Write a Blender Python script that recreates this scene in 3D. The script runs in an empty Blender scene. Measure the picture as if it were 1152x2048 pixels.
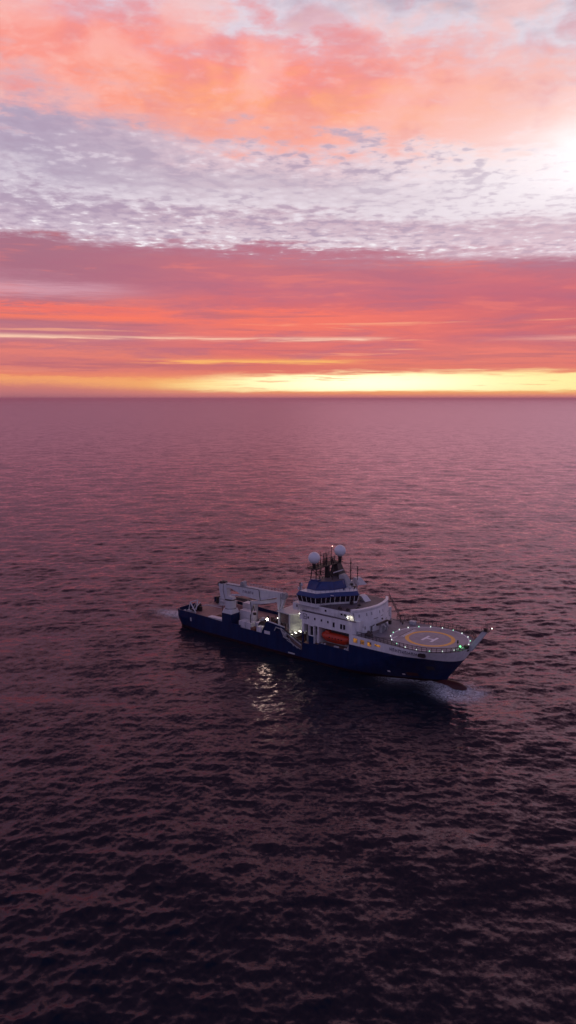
import bpy, bmesh, math, random
import numpy as np
from mathutils import Vector, Matrix
random.seed(7)
R = math.radians
scene = bpy.context.scene
col = scene.collection

# ------------------------------------------------------------------ frame of reference
CAM_H = 74.0
HEAD = R(-38.5)
HX, HY = math.cos(HEAD), math.sin(HEAD)
PX, PY = -HY, HX
OX, OY = 42 - HX*91.5, 188.8 - HY*91.5        # stern centre line at the water

def W(x, y, z):
    """ship coordinates (forward, port, up) to world"""
    return Vector((OX + x*HX + y*PX, OY + x*HY + y*PY, z))

# ------------------------------------------------------------------ materials
def srgb(r, g, b):
    f = lambda c: (c/255/12.92) if c/255 <= .04045 else ((c/255+.055)/1.055)**2.4
    return (f(r), f(g), f(b), 1)

def mat(name, color, rough=.5, metal=0, var=.12, scale=1.2, bump=0.0, streak=False, spec=.4):
    m = bpy.data.materials.new(name); m.use_nodes = True
    nt = m.node_tree; b = nt.nodes['Principled BSDF']
    b.inputs['Roughness'].default_value = rough
    b.inputs['Metallic'].default_value = metal
    b.inputs['Specular IOR Level'].default_value = spec
    tc = nt.nodes.new('ShaderNodeTexCoord'); mp = nt.nodes.new('ShaderNodeMapping')
    nt.links.new(tc.outputs['Object'], mp.inputs[0])
    if streak: mp.inputs['Scale'].default_value = (1, 1, .16)
    n = nt.nodes.new('ShaderNodeTexNoise'); n.inputs['Scale'].default_value = scale
    n.inputs['Detail'].default_value = 6; n.inputs['Roughness'].default_value = .65
    nt.links.new(mp.outputs[0], n.inputs['Vector'])
    r = nt.nodes.new('ShaderNodeValToRGB')
    r.color_ramp.elements[0].position = .3; r.color_ramp.elements[1].position = .7
    c = color
    r.color_ramp.elements[0].color = tuple(x*(1-var) for x in c[:3])+(1,)
    r.color_ramp.elements[1].color = tuple(min(1, x*(1+var)) for x in c[:3])+(1,)
    nt.links.new(n.outputs[0], r.inputs[0]); nt.links.new(r.outputs[0], b.inputs['Base Color'])
    if bump:
        bp = nt.nodes.new('ShaderNodeBump'); bp.inputs['Strength'].default_value = bump
        bp.inputs['Distance'].default_value = .1
        nt.links.new(n.outputs[0], bp.inputs['Height']); nt.links.new(bp.outputs[0], b.inputs['Normal'])
    return m

def glow(name, color, strength):
    m = bpy.data.materials.new(name); m.use_nodes = True
    nt = m.node_tree; b = nt.nodes['Principled BSDF']
    b.inputs['Base Color'].default_value = (.5, .5, .5, 1)
    b.inputs['Emission Color'].default_value = color
    b.inputs['Emission Strength'].default_value = strength
    return m

M = {}
M['white'] = mat('white_paint', (.62, .62, .64), .45, var=.14, scale=.9, streak=True)
M['crane_white'] = mat('crane_paint', (.5, .5, .53), .45, var=.12, scale=1.2, streak=True)
M['radome'] = mat('radome_shell', (.62, .64, .68), .4, var=.02, scale=.5)
M['grey'] = mat('grey_paint', (.27, .27, .29), .55, var=.15, scale=1.0)
M['lightgrey'] = mat('light_grey_paint', (.42, .42, .45), .5, var=.15, scale=1.5)
M['panel'] = mat('ribbed_panel_paint', (.42, .43, .40), .5, var=.1, scale=1.5, streak=True)
M['dark'] = mat('black_steel', (.018, .014, .016), .55, var=.3, scale=3)
M['rail'] = mat('rail_steel', (.035, .028, .034), .5, var=.2, scale=3)
M['railw'] = mat('white_rail_steel', (.5, .5, .52), .5, var=.1, scale=3)
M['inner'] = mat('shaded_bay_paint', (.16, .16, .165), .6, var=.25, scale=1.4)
M['glass'] = mat('dark_window_glass', (.012, .012, .02), .12, var=.2, scale=1, spec=.5)
M['bluegrey'] = mat('upper_blue_paint', (.009, .028, .13), .42, var=.15, scale=.8, streak=True)
M['deck'] = mat('aft_deck_planking', (.24, .13, .12), .6, var=.3, scale=1.6, bump=.3)
M['foredeck'] = mat('foredeck_paint', (.17, .155, .18), .6, var=.2, scale=.45)
M['roofdeck'] = mat('roof_deck_paint', (.09, .075, .095), .6, var=.2, scale=.6)
M['heli'] = mat('helideck_paint', (.27, .24, .28), .6, var=.22, scale=.5)
M['ring'] = mat('orange_marking_paint', (.80, .40, .07), .6, var=.18, scale=1.6)
M['mark'] = mat('white_marking_paint', (.74, .70, .74), .6, var=.15, scale=2)
M['darkred'] = mat('dark_red_paint', (.05, .008, .010), .6, var=.25, scale=2)
M['orange'] = mat('lifeboat_orange', (.42, .034, .010), .4, var=.15, scale=1.3)
M['rust'] = mat('rusty_brown', (.16, .06, .04), .7, var=.4, scale=3)
M['machinery'] = mat('machinery_brown', (.12, .08, .075), .6, var=.45, scale=2.5)
M['contwhite'] = mat('container_white', (.52, .5, .54), .5, var=.14, scale=1.1, streak=True)
M['yellow'] = mat('yellow_paint', (.55, .36, .05), .5, var=.2, scale=2)
M['lamp_white'] = glow('flood_lamp', (1, .95, .78, 1), 9)
M['lamp_pink'] = glow('warm_flood_lamp', (1, .83, .66, 1), 30)
M['lamp_deck'] = glow('deck_edge_lamp', (.85, 1, .9, 1), 1.5)
M['lamp_green'] = glow('green_lamp', (.1, 1, .2, 1), 8)
M['lamp_green_dim'] = glow('green_edge_lamp', (.35, 1, .6, 1), 1.3)
M['lamp_red'] = glow('red_lamp', (1, .5, .4, 1), 5)
M['letters'] = mat('dark_lettering', (.04, .035, .08), .6, var=.2, scale=3)

# lit window: warm room seen through the pane, brighter in blotches
def litwin():
    m = bpy.data.materials.new('warm_lit_window'); m.use_nodes = True
    nt = m.node_tree; b = nt.nodes['Principled BSDF']
    tc = nt.nodes.new('ShaderNodeTexCoord'); n = nt.nodes.new('ShaderNodeTexNoise')
    n.inputs['Scale'].default_value = 1.9; n.inputs['Detail'].default_value = 3
    nt.links.new(tc.outputs['Object'], n.inputs['Vector'])
    r = nt.nodes.new('ShaderNodeValToRGB'); e = r.color_ramp.elements
    e[0].position = .4; e[0].color = (.012, .006, .01, 1)
    e[1].position = .66; e[1].color = (.9, .36, .06, 1)
    nt.links.new(n.outputs[0], r.inputs[0]); nt.links.new(r.outputs[0], b.inputs['Emission Color'])
    b.inputs['Emission Strength'].default_value = .5
    b.inputs['Base Color'].default_value = (.02, .015, .02, 1); b.inputs['Roughness'].default_value = .15
    return m
M['lit'] = litwin()

# hull: deep navy topsides, dark red antifouling near the waterline
def hullmat():
    m = bpy.data.materials.new('navy_hull_paint'); m.use_nodes = True
    nt = m.node_tree; b = nt.nodes['Principled BSDF']
    b.inputs['Roughness'].default_value = .45; b.inputs['Specular IOR Level'].default_value = .14
    tc = nt.nodes.new('ShaderNodeTexCoord'); sp = nt.nodes.new('ShaderNodeSeparateXYZ')
    nt.links.new(tc.outputs['Object'], sp.inputs[0])
    mp = nt.nodes.new('ShaderNodeMapping'); mp.inputs['Scale'].default_value = (.5, .5, .09)
    nt.links.new(tc.outputs['Object'], mp.inputs[0])
    n = nt.nodes.new('ShaderNodeTexNoise'); n.inputs['Scale'].default_value = 1.6; n.inputs['Detail'].default_value = 7
    nt.links.new(mp.outputs[0], n.inputs['Vector'])
    r = nt.nodes.new('ShaderNodeValToRGB'); e = r.color_ramp.elements
    e[0].position = .3; e[0].color = (.0006, .009, .042, 1); e[1].position = .72; e[1].color = (.002, .018, .074, 1)
    nt.links.new(n.outputs[0], r.inputs[0])
    mp2 = nt.nodes.new('ShaderNodeMapping'); mp2.inputs['Scale'].default_value = (1.3, .4, .10); nt.links.new(tc.outputs['Object'], mp2.inputs[0])
    n2 = nt.nodes.new('ShaderNodeTexNoise'); n2.inputs['Scale'].default_value = 1.2; n2.inputs['Detail'].default_value = 5; nt.links.new(mp2.outputs[0], n2.inputs['Vector'])
    r2 = nt.nodes.new('ShaderNodeMapRange'); r2.inputs['From Min'].default_value = .6; r2.inputs['From Max'].default_value = .8; r2.inputs['To Max'].default_value = .35; nt.links.new(n2.outputs[0], r2.inputs[0])
    mx2 = nt.nodes.new('ShaderNodeMix'); mx2.data_type = 'RGBA'; nt.links.new(r2.outputs[0], mx2.inputs['Factor']); nt.links.new(r.outputs[0], mx2.inputs['A']); mx2.inputs['B'].default_value = (.035, .04, .06, 1)
    gt = nt.nodes.new('ShaderNodeMath'); gt.operation = 'LESS_THAN'; gt.inputs[1].default_value = .75
    nt.links.new(sp.outputs['Z'], gt.inputs[0])
    mx = nt.nodes.new('ShaderNodeMix'); mx.data_type = 'RGBA'
    nt.links.new(gt.outputs[0], mx.inputs['Factor']); nt.links.new(mx2.outputs['Result'], mx.inputs['A'])
    mx.inputs['B'].default_value = (.010, .003, .005, 1)
    nt.links.new(mx.outputs['Result'], b.inputs['Base Color'])
    return m
M['hull'] = hullmat()

# ------------------------------------------------------------------ mesh helpers
class MB:
    def __init__(s): s.v = []; s.f = []; s.g = []
    def add(s, vs, fs):
        o = len(s.v); s.g.append((list(vs), list(fs))); s.v += [tuple(v) for v in vs]; s.f += [tuple(i+o for i in f) for f in fs]; return s
    def box(s, x0, x1, y0, y1, z0, z1):
        vs = [(x, y, z) for z in (z0, z1) for (x, y) in ((x0, y0), (x1, y0), (x1, y1), (x0, y1))]
        return s.add(vs, [(3, 2, 1, 0), (4, 5, 6, 7), (0, 1, 5, 4), (1, 2, 6, 5), (2, 3, 7, 6), (3, 0, 4, 7)])
    def obox(s, c, ux, uy, uz):
        c, ux, uy, uz = map(Vector, (c, ux, uy, uz))
        vs = [c+a*ux+b*uy+d*uz for d in (-1, 1) for (a, b) in ((-1, -1), (1, -1), (1, 1), (-1, 1))]
        return s.add(vs, [(3, 2, 1, 0), (4, 5, 6, 7), (0, 1, 5, 4), (1, 2, 6, 5), (2, 3, 7, 6), (3, 0, 4, 7)])
    def frust(s, lo, hi):
        n = len(lo)
        return s.add(list(lo)+list(hi), [tuple(reversed(range(n))), tuple(range(n, 2*n))]+[(i, (i+1) % n, n+(i+1) % n, n+i) for i in range(n)])
    def prism(s, poly, z0, z1, hi=None):
        return s.frust([(x, y, z0) for x, y in poly], [(x, y, z1) for x, y in (hi or poly)])
    def shell(s, lo, hi):      # open band
        n = len(lo)
        return s.add(list(lo)+list(hi), [(i, (i+1) % n, n+(i+1) % n, n+i) for i in range(n)])
    def bar(s, p, q, r, n=6, r2=None):
        p, q = Vector(p), Vector(q); d = (q-p).normalized()
        a = d.orthogonal().normalized(); b = d.cross(a); r2 = r if r2 is None else r2
        lo = [p+r*(a*math.cos(t)+b*math.sin(t)) for t in [2*math.pi*i/n for i in range(n)]]
        hi = [q+r2*(a*math.cos(t)+b*math.sin(t)) for t in [2*math.pi*i/n for i in range(n)]]
        return s.frust(lo, hi)
    def poly_line(s, pts, r, n=5):
        for a, b in zip(pts, pts[1:]): s.bar(a, b, r, n)
        return s
    def cyl(s, x, y, z0, z1, r, r2=None, n=20): return s.bar((x, y, z0), (x, y, z1), r, n, r2)
    def ball(s, c, r, nu=24, nv=14, sx=1, sy=1, sz=1):
        vs = []; fs = []
        for j in range(nv+1):
            t = math.pi*j/nv
            for i in range(nu):
                p = 2*math.pi*i/nu
                vs.append((c[0]+r*sx*math.sin(t)*math.cos(p), c[1]+r*sy*math.sin(t)*math.sin(p), c[2]+r*sz*math.cos(t)))
        for j in range(nv):
            for i in range(nu):
                fs.append((j*nu+i, (j+1)*nu+i, (j+1)*nu+(i+1) % nu, j*nu+(i+1) % nu))
        return s.add(vs, fs)
    def side(s, pts, y0, y1):  # polygon in x,z extruded along y
        n = len(pts)
        return s.frust([(x, y0, z) for x, z in pts], [(x, y1, z) for x, z in pts])
    def build(s, name, m, parent=None, label=None, smooth=False):
        me = bpy.data.meshes.new(name); me.from_pydata(s.v, [], s.f)
        bm = bmesh.new(); bm.from_mesh(me)
        bmesh.ops.remove_doubles(bm, verts=bm.verts, dist=1e-5)
        bmesh.ops.recalc_face_normals(bm, faces=bm.faces); bm.to_mesh(me); bm.free()
        o = bpy.data.objects.new(name, me); col.objects.link(o)
        me.materials.append(M[m] if isinstance(m, str) else m)
        if smooth:
            for p in me.polygons: p.use_smooth = True
            try: me.set_sharp_from_angle(angle=R(38))
            except Exception: pass
        if parent is not None: o.parent = parent
        if label: o['label'] = label
        return o

def split(mb, name, m, parent, smooth=False):
    out = []
    for vs, fs in mb.g:
        q = MB(); q.add(vs, fs); out.append(q.build(name, m, parent, smooth=smooth))
    return out

def thing(name, label, cat, loc, rz=0, group=None):
    o = bpy.data.objects.new(name, None); col.objects.link(o); o.empty_display_size = .5
    o.location = loc; o.rotation_euler = (0, 0, rz); o['label'] = label; o['category'] = cat
    if group: o['group'] = group
    return o

ship = thing('offshore_ship', 'long navy blue and white offshore support ship with a round helideck on its bow', 'ship', (OX, OY, 0), HEAD)

def lamp(kind, name, loc, energy, color, parent, size=.15, rot=None, spot=None):
    l = bpy.data.lights.new(name, kind); l.energy = energy; l.color = color
    l.shadow_soft_size = size
    if kind == 'SPOT': l.spot_size = R(spot); l.spot_blend = .8
    o = bpy.data.objects.new(name, l); col.objects.link(o); o.location = loc
    if rot is not None: o.rotation_euler = Vector(rot).to_track_quat('-Z', 'Y').to_euler()
    o.parent = parent
    return o

# ------------------------------------------------------------------ hull
def interp(v, pts):
    if v <= pts[0][0]: return pts[0][1]
    for (a, b), (c, d) in zip(pts, pts[1:]):
        if v <= c: return b+(d-b)*(v-a)/(c-a)
    return pts[-1][1]
def stem(z): return interp(z, [(-3, 90.3), (.5, 91.3), (2, 92.1), (4, 93.7), (7, 95.9), (9, 97.1), (10.9, 97.8)])
def smooth(t): t = max(0, min(1, t)); return t*t*(3-2*t)
def half(x, z):
    if x < 60:
        b = 10.0
        if x < 12: b -= 3.0*max(0, min(1, (3.4-z)/6))*((12-x)/13.5)**1.5
        if x < 1: b -= 2.0*(1-math.sqrt(max(0, 1-((1-x)/2.6)**2)))
        return b
    t = max(0, min(1, z/10.9)); xs = stem(z)
    x0 = 62+(86.8-62)*t**.9
    bm_ = 10+smooth((x-68)/16)*1.0*smooth((t-.25)/.75)
    if x <= x0: return bm_
    u = min(1, (x-x0)/(xs-x0))
    top = math.sqrt(max(0, 1-u*u)); wl = 1-u**1.55
    k = t**.9
    return bm_*(wl*(1-k)+top*k)

AFT_TOP = [(-1.5, 5.85), (10.6, 5.7), (19, 5.3), (27, 4.95), (36, 4.85)]
ST = []   # (x, ztop, zdeck)
for x in [-1.5, -1.2, -.8, -.2, 1, 3, 6, 9, 12, 16, 19, 23, 27, 31, 35.6]: ST.append((x, interp(x, AFT_TOP), 4.1))
ST += [(37.6, 8.9, 4.1), (41, 8.6, 4.1), (44.3, 8.2, 4.1), (45.2, 7.2, 3.0), (47.5, 5.3, 2.6), (50.2, 3.1, 2.6), (50.88, 2.7, 2.5),
       (50.9, 8.4, 5.0), (51.35, 8.4, 5.0), (51.37, 5.1, 5.0), (53.2, 5.1, 5.0), (53.22, 7.7, 5.0), (55.0, 7.7, 5.0), (55.02, 5.6, 5.0),
       (56.6, 5.6, 5.5), (56.7, 6.1, 5.6), (60, 6.05, 5.6), (66.95, 6.0, 5.6), (67.0, 8.0, 7.9)]
NR = 12
def bow_x(s, z): return 67+(stem(z)-67)*s
def zjoin(s): return 8.0+.45*smooth(s/.7)-1.1*smooth((s-.72)/.28)
BS = [0, .06, .12, .2, .28, .36, .44, .52, .6, .67, .73, .79, .84, .885, .92, .95, .97, .985, .995, 1]
hull = MB(); deckm = MB()
cols = []
for x, zt, zd in ST:
    c = []
    for k in range(NR):
        z = -2.5+(zt+2.5)*k/(NR-1); c.append((x, half(x, z), z))
    yi = c[-1][1]-.28
    c.append((x, yi, zt)); c.append((x, yi, zd)); cols.append((c, zd))
for s in BS[1:]:
    zt = zjoin(s); c = []
    for k in range(NR):
        z = -2.5+(zt+2.5)*k/(NR-1); x = bow_x(s, z); c.append((x, half(x, z), z))
    x = c[-1][0]; yi = max(0, c[-1][1]-.05)
    c.append((x, yi, zt)); c.append((x, yi, zt-.1)); cols.append((c, None))
for sg in (-1, 1):
    for (a, _), (b, _) in zip(cols, cols[1:]):
        n = len(a)
        vs = [(x, sg*y, z) for x, y, z in a]+[(x, sg*y, z) for x, y, z in b]
        hull.add(vs, [(k, k+1, n+k+1, n+k) for k in range(n-1)])
# transom: full height panel to deck, raised bulwark over the starboard half
for k in range(NR-1):
    a, b = cols[0][0][k], cols[0][0][k+1]
    za, zb = min(a[2], 4.1), min(b[2], 4.1)
    if zb > za: hull.add([(-1.5, -a[1], za), (-1.5, a[1], za), (-1.5, b[1], zb), (-1.5, -b[1], zb)], [(0, 1, 2, 3)])
hull.box(-1.5, -1.2, -7.9, -1.2, 4.1, 5.85)
H = hull.build('hull', 'hull', ship)
for (a, za), (b, zb) in zip(cols, cols[1:]):
    if za is None or zb is None: break
    p, q = a[-1], b[-1]
    deckm.add([(p[0], -p[1]-.02, za), (q[0], -q[1]-.02, zb), (q[0], q[1]+.02, zb), (p[0], p[1]+.02, za)], [(0, 1, 2, 3)])
deckm.build('main_deck', 'deck', ship)
# bulbous bow
bb = MB(); rings = []
for x, r, zc in [(84, 1.2, -1.6), (88, 1.75, -1.3), (91, 1.85, -1.1), (94, 1.75, -.95), (95.6, 1.4, -.9), (96.7, .85, -.85), (97.15, .25, -.85)]:
    rings.append([(x, r*math.cos(t)*.95, zc+r*math.sin(t)*1.05) for t in [2*math.pi*i/20 for i in range(20)]])
for a, b in zip(rings, rings[1:]): bb.shell(a, b)
bb.add(rings[-1], [tuple(range(20))])
bb.build('bulbous_bow', 'darkred', H, smooth=True)
# hull marks
def hull_patch(x0, x1, z0, z1, off=.03, nx=4, nz=3):
    m = MB(); g = []
    for j in range(nz+1):
        for i in range(nx+1):
            x = x0+(x1-x0)*i/nx; z = z0+(z1-z0)*j/nz; g.append((x, -half(x, z)-off, z))
    for j in range(nz):
        for i in range(nx):
            a = j*(nx+1)+i; m.add([g[a], g[a+1], g[a+nx+2], g[a+nx+1]], [(0, 1, 2, 3)])
    return m
hull_patch(82.6, 85.4, 1.5, 2.7).build('thruster_mark', 'darkred', H)
hull_patch(78.0, 78.7, 2.1, 2.6).build('thruster_mark', 'mark', H)
hull_patch(81.5, 82.2, 1.6, 2.0).build('thruster_mark', 'mark', H)
hull_patch(5.4, 6.0, 2.9, 4.1, .04).build('drain_plate', 'lightgrey', H)
hull_patch(36.8, 39.0, 5.0, 6.0, .05).build('side_plate', 'contwhite', H, label='rounded white plate on the blue hull side')
hull_patch(46, 48.4, 1.0, 1.4, .2).build('fender_bar', 'lightgrey', H)
hull_patch(88.3, 90.0, 4.2, 5.6).build('anchor_pocket', 'dark', H)
# ---- forecastle: white strake above the blue hull
fc = MB(); rim = []
for s in BS:
    zb = zjoin(s)+.004; c = []
    for z in (zb, zb+.5*(10.85-zb)-.25, zb+.5*(10.85-zb)+.05, 10.1, 10.85):
        x = bow_x(s, z); y = half(x, z)
        c.append((x, y+(.02 if y > .05 else 0), z))
    rim.append(c)
for sg in (-1, 1):
    for a, b in zip(rim, rim[1:]):
        vs = [(x, sg*y, z) for x, y, z in a]+[(x, sg*y, z) for x, y, z in b]; n = len(a)
        fc.add(vs, [(k, k+1, n+k+1, n+k) for k in range(n-1)])
FC = fc.build('forecastle', 'white', ship, smooth=True)
fd = MB()
for a, b in zip(rim, rim[1:]):
    p, q = a[-1], b[-1]
    fd.add([(p[0], -p[1], 10.85), (q[0], -q[1], 10.85), (q[0], q[1], 10.85), (p[0], p[1], 10.85)], [(0, 1, 2, 3)])
fd.build('foredeck', 'foredeck', ship)
def fc_patch(x0, x1, z0, z1, off): return hull_patch(x0, x1, z0, z1, off+.02, 2, 2)
for x in (68.3, 70.6, 72.9):
    f = fc_patch(x, x+1.45, 8.75, 10.15, .03).build('window_frame', 'lightgrey', FC)
    fc_patch(x+.12, x+1.33, 8.87, 10.03, .06).build('window', 'lit', FC, label='warm lit window in the white bow side')
fc_patch(75.4, 77.2, 9.35, 9.95, .04).build('window', 'lit', FC, label='low lit slot window in the white bow side')
# illegible dark name on the strake
nm = MB(); x = 80.2
for k in range(9):
    w = random.choice([.5, .6, .7])
    nm.add(fc_patch(x, x+.14, 9.3, 10.2, .04).v[:4], [(0, 1, 2, 3)])
    for (a, b, z0, z1) in ((0, .14, 9.25, 10.15), (w-.14, w, 9.25, 10.15), (0, w, 9.95, 10.15) if k % 2 else (0, w, 9.6, 9.75)):
        o = fc_patch(x+a, x+b, z0, z1, .05); nm.add(o.v, o.f)
    x += w+.32
nm.build('hull_lettering', 'letters', FC)
o = MB(); o.box(88.2, 90.0, -10.5, -9.6, 9.2, 10.3); o.build('rim_box', 'dark', FC)

# ------------------------------------------------------------------ helideck
hcx, hcy = 86.2, -.2
def ringpts(r, z, n=72): return [(hcx+r*math.cos(2*math.pi*i/n), hcy+r*math.sin(2*math.pi*i/n), z) for i in range(n)]
hm = MB(); hm.frust(ringpts(10.55, 10.8), ringpts(10.5, 10.95)); HD = hm.build('helideck', 'heli', ship)
def annulus(r0, r1, z, n=96):
    m = MB(); m.shell([(hcx+r0*math.cos(2*math.pi*i/n), hcy+r0*math.sin(2*math.pi*i/n), z) for i in range(n)],
                      [(hcx+r1*math.cos(2*math.pi*i/n), hcy+r1*math.sin(2*math.pi*i/n), z) for i in range(n)]); return m
annulus(10.0, 10.32, 10.956).build('perimeter_line', 'mark', HD)
annulus(5.55, 6.6, 10.956).build('landing_circle', 'ring', HD)
hl = MB(); z0, z1 = 10.954, 10.96
for xx in (85.0, 87.6): hl.box(xx-.35, xx+.35, -2.5, 1.6, z0, z1)
hl.box(85.35, 87.25, -.75, -.1, z0, z1)
hl.build('landing_letter', 'mark', HD, label='white H painted at the middle of the helideck')
# row of letter strokes too small to read
tm = MB(); td = MB(); y = -3.2
td.box(78.6, 78.75, -3.6, 4.3, 10.954, 10.958)
while y < 4.2:
    w = random.uniform(.22, .5)
    tm.box(79.0, 79.95, y, y+.13, 10.954, 10.961); tm.box(79.0, 79.95, y+w, y+w+.13, 10.954, 10.961)
    a = random.choice([79.05, 79.4, 79.75]); tm.box(a, a+.17, y+.13, y+w, 10.954, 10.96)
    y += w+.38
tm.build('deck_lettering', 'mark', HD); td.build('deck_underline', 'darkred', HD)
sm = MB()
for k in range(4): sm.box(77.9, 78.7, -5.9+k*.55, -5.75+k*.55, 10.954, 10.961); sm.box(78.2, 78.35, -5.75+k*.55, -5.6+k*.55+.1, 10.954, 10.96)
sm.build('deck_lettering', 'mark', HD)
for k in range(20):
    a = 2*math.pi*(k+.5)/20
    m = MB(); cx, cy = hcx+10.42*math.cos(a), hcy+10.42*math.sin(a)
    m.cyl(cx, cy, 10.95, 11.12, .13, .1, 8); m.ball((cx, cy, 11.14), .09, 8, 6)
    m.build('landing_light', 'lamp_green_dim' if k % 3 == 1 else 'lamp_deck', HD)
# rail around the foredeck: path following the rim
rimtop = [c[-1] for c in rim]
path = []
for sg in (-1, 1):
    pts = [Vector((x, sg*(y+.12), 10.85)) for x, y, z in rimtop]
    d = [0]
    for a, b in zip(pts, pts[1:]): d.append(d[-1]+(b-a).length)
    path.append((pts, d))
def along(sg, t):
    pts, d = path[0 if sg < 0 else 1]; t = min(t, d[-1]-1e-6)
    for i in range(len(d)-1):
        if t <= d[i+1]: return pts[i].lerp(pts[i+1], (t-d[i])/(d[i+1]-d[i]))
    return pts[-1]
for sg in (-1, 1):
    tot = path[0][1][-1]; m = MB(); net = MB()
    n = int((tot-3.0-4.5)/1.15)
    prev = None
    for k in range(n+1):
        t = 3.0+(tot-3.0-3.6)*k/n
        p = along(sg, t); q = along(sg, t+.1); tan = (q-p).normalized(); out = Vector((tan.y, -tan.x, 0))*(1 if sg < 0 else -1)
        top = p+out*.35+Vector((0, 0, 1.35)); mid = p+out*.18+Vector((0, 0, .7))
        m.bar(p, top, .075, 5)
        if prev:
            m.bar(prev[0], top, .075, 5); m.bar(prev[1], mid, .035, 4); m.bar(prev[2]+Vector((0, 0, .12)), p+Vector((0, 0, .12)), .05, 4)
            for j in range(1, 5):
                f = j/5; net.bar(prev[2].lerp(p, f), prev[0].lerp(top, f), .016, 3)
            for j in range(1, 5):
                f = j/5; net.bar(prev[2].lerp(prev[0], f), p.lerp(top, f), .016, 3)
        prev = (top, mid, p)
    S = m.build('safety_rail', 'rail', ship); net.build('safety_net', 'rail', S)

# bow mast, leaning forward over the stem
m = MB(); a, b = Vector((97.6, -.1, 10.6)), Vector((101.6, 0, 16.0))
m.frust([a+Vector(v) for v in ((-.7, -.55, 0), (.6, -.55, -.5), (.6, .55, -.5), (-.7, .55, 0))],
        [b+Vector(v) for v in ((-.55, -.4, .2), (.45, -.4, -.2), (.45, .4, -.2), (-.55, .4, .2))])
BM = m.build('bow_mast', 'lightgrey', ship)
m = MB(); m.box(100.7, 102.6, -.7, .7, 16.0, 16.12)
for yy in (-.7, .7):
    m.bar((100.7, yy, 16.9), (102.6, yy, 16.9), .05); [m.bar((x, yy, 16.1), (x, yy, 16.95), .045) for x in (100.7, 101.6, 102.6)]
m.box(101.2, 101.9, -.4, .4, 16.1, 16.7); m.build('mast_top', 'dark', BM)
m = MB(); m.bar((102.4, 0, 16.3), (103.2, 0, 16.9), .05); m.build('lamp_arm', 'rail', BM)
m = MB(); m.bar((101.4, .2, 16.5), (101.2, .5, 18.2), .035); m.build('aerial', 'rail', BM)
m = MB(); m.ball((103.2, 0, 17.0), .10, 10, 8); m.build('anchor_lamp', 'lamp_white', BM)
m = MB(); m.box(96.6, 97.6, -1.7, -.7, 10.2, 11.7); m.build('roller_fairlead', 'dark', BM)
# lamp posts on the foredeck
m = MB(); m.cyl(95.3, -2.6, 10.9, 12.2, .06, n=6); m.cyl(95.3, -2.6, 12.2, 13.0, .22, .18, 10); m.build('signal_post', 'dark', ship)
m = MB(); m.cyl(96.3, -3.2, 10.9, 11.5, .1, n=8); GP = m.build('side_lamp_post', 'dark', ship)
m = MB(); m.ball((96.3, -3.2, 11.65), .22, 12, 8); m.build('green_lamp', 'lamp_green', GP)
lamp('POINT', 'green_light', (96.3, -3.2, 12.0), 5, (.1, 1, .2), GP, .2)

# ------------------------------------------------------------------ lower deckhouse (level A)
A = MB()
A.box(50.95, 69.2, -6.4, 6.4, 4.5, 14.4)
A.box(50.9, 67.9, -9.98, -6.4, 10.85, 14.4)            # band over the recesses
A.box(50.9, 51.45, -9.98, -6.4, 8.4, 10.85)
A.box(53.15, 53.45, -9.98, -6.4, 7.72, 10.85); A.box(54.85, 55.15, -9.98, -6.4, 5.65, 10.85)
A.box(56.3, 56.7, -9.98, -6.4, 6.12, 10.85)
A.box(66.95, 68.3, -9.98, -6.4, 8.02, 10.85)
A.box(50.9, 68.3, 6.4, 9.98, 8.02, 14.4)
A.prism([(67.9, -9.98), (69.4, -9.0), (69.4, -6.4), (67.9, -6.4)], 10.86, 14.4)
AH = A.build('lower_deckhouse', 'white', ship)
m = MB(); m.box(56.72, 66.93, -6.5, -6.41, 6.15, 10.84); m.build('boat_bay_wall', 'inner', AH)
m = MB(); m.box(53.47, 54.83, -9.2, -9.1, 7.72, 10.6); m.build('window', 'glass', AH, label='large square dark opening aft of the lifeboat')
m = MB(); m.box(53.47, 54.83, -10.03, -9.93, 7.72, 7.95); m.build('window_sill', 'white', AH)
m = MB(); m.box(53.47, 54.83, -10.03, -9.93, 10.6, 10.84); m.build('window_lintel', 'white', AH)
m = MB(); m.box(51.5, 53.1, -8.6, -8.5, 5.1, 10.8); m.build('recessed_door', 'inner', AH)
m = MB(); m.box(55.2, 56.25, -9.0, -8.9, 6.1, 8.0); split(m, 'door', 'lightgrey', AH)
m = MB(); m.box(55.2, 56.25, -9.0, -8.9, 8.0, 10.8); m.build('door_opening', 'glass', AH)
def wins(parent, y, items, name='window', m_='glass'):
    for (x, z, w, h) in items:
        f = MB(); f.box(x-w/2-.07, x+w/2+.07, y-.035, y+.02, z-h/2-.07, z+h/2+.07); F = f.build('window_frame', 'lightgrey', parent)
        g = MB(); g.box(x-w/2, x+w/2, y-.055, y+.02, z-h/2, z+h/2); g.build(name, m_, parent)
wins(AH, -10.0, [(53.1, 12.9, .42, .6), (55.4, 12.9, .42, .6), (57.7, 12.9, .42, .6), (59.9, 12.85, .42, .6), (61.85, 12.45, .6, 1.35), (64.35, 12.4, .62, 1.35), (65.35, 12.4, .62, 1.35)])
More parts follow.
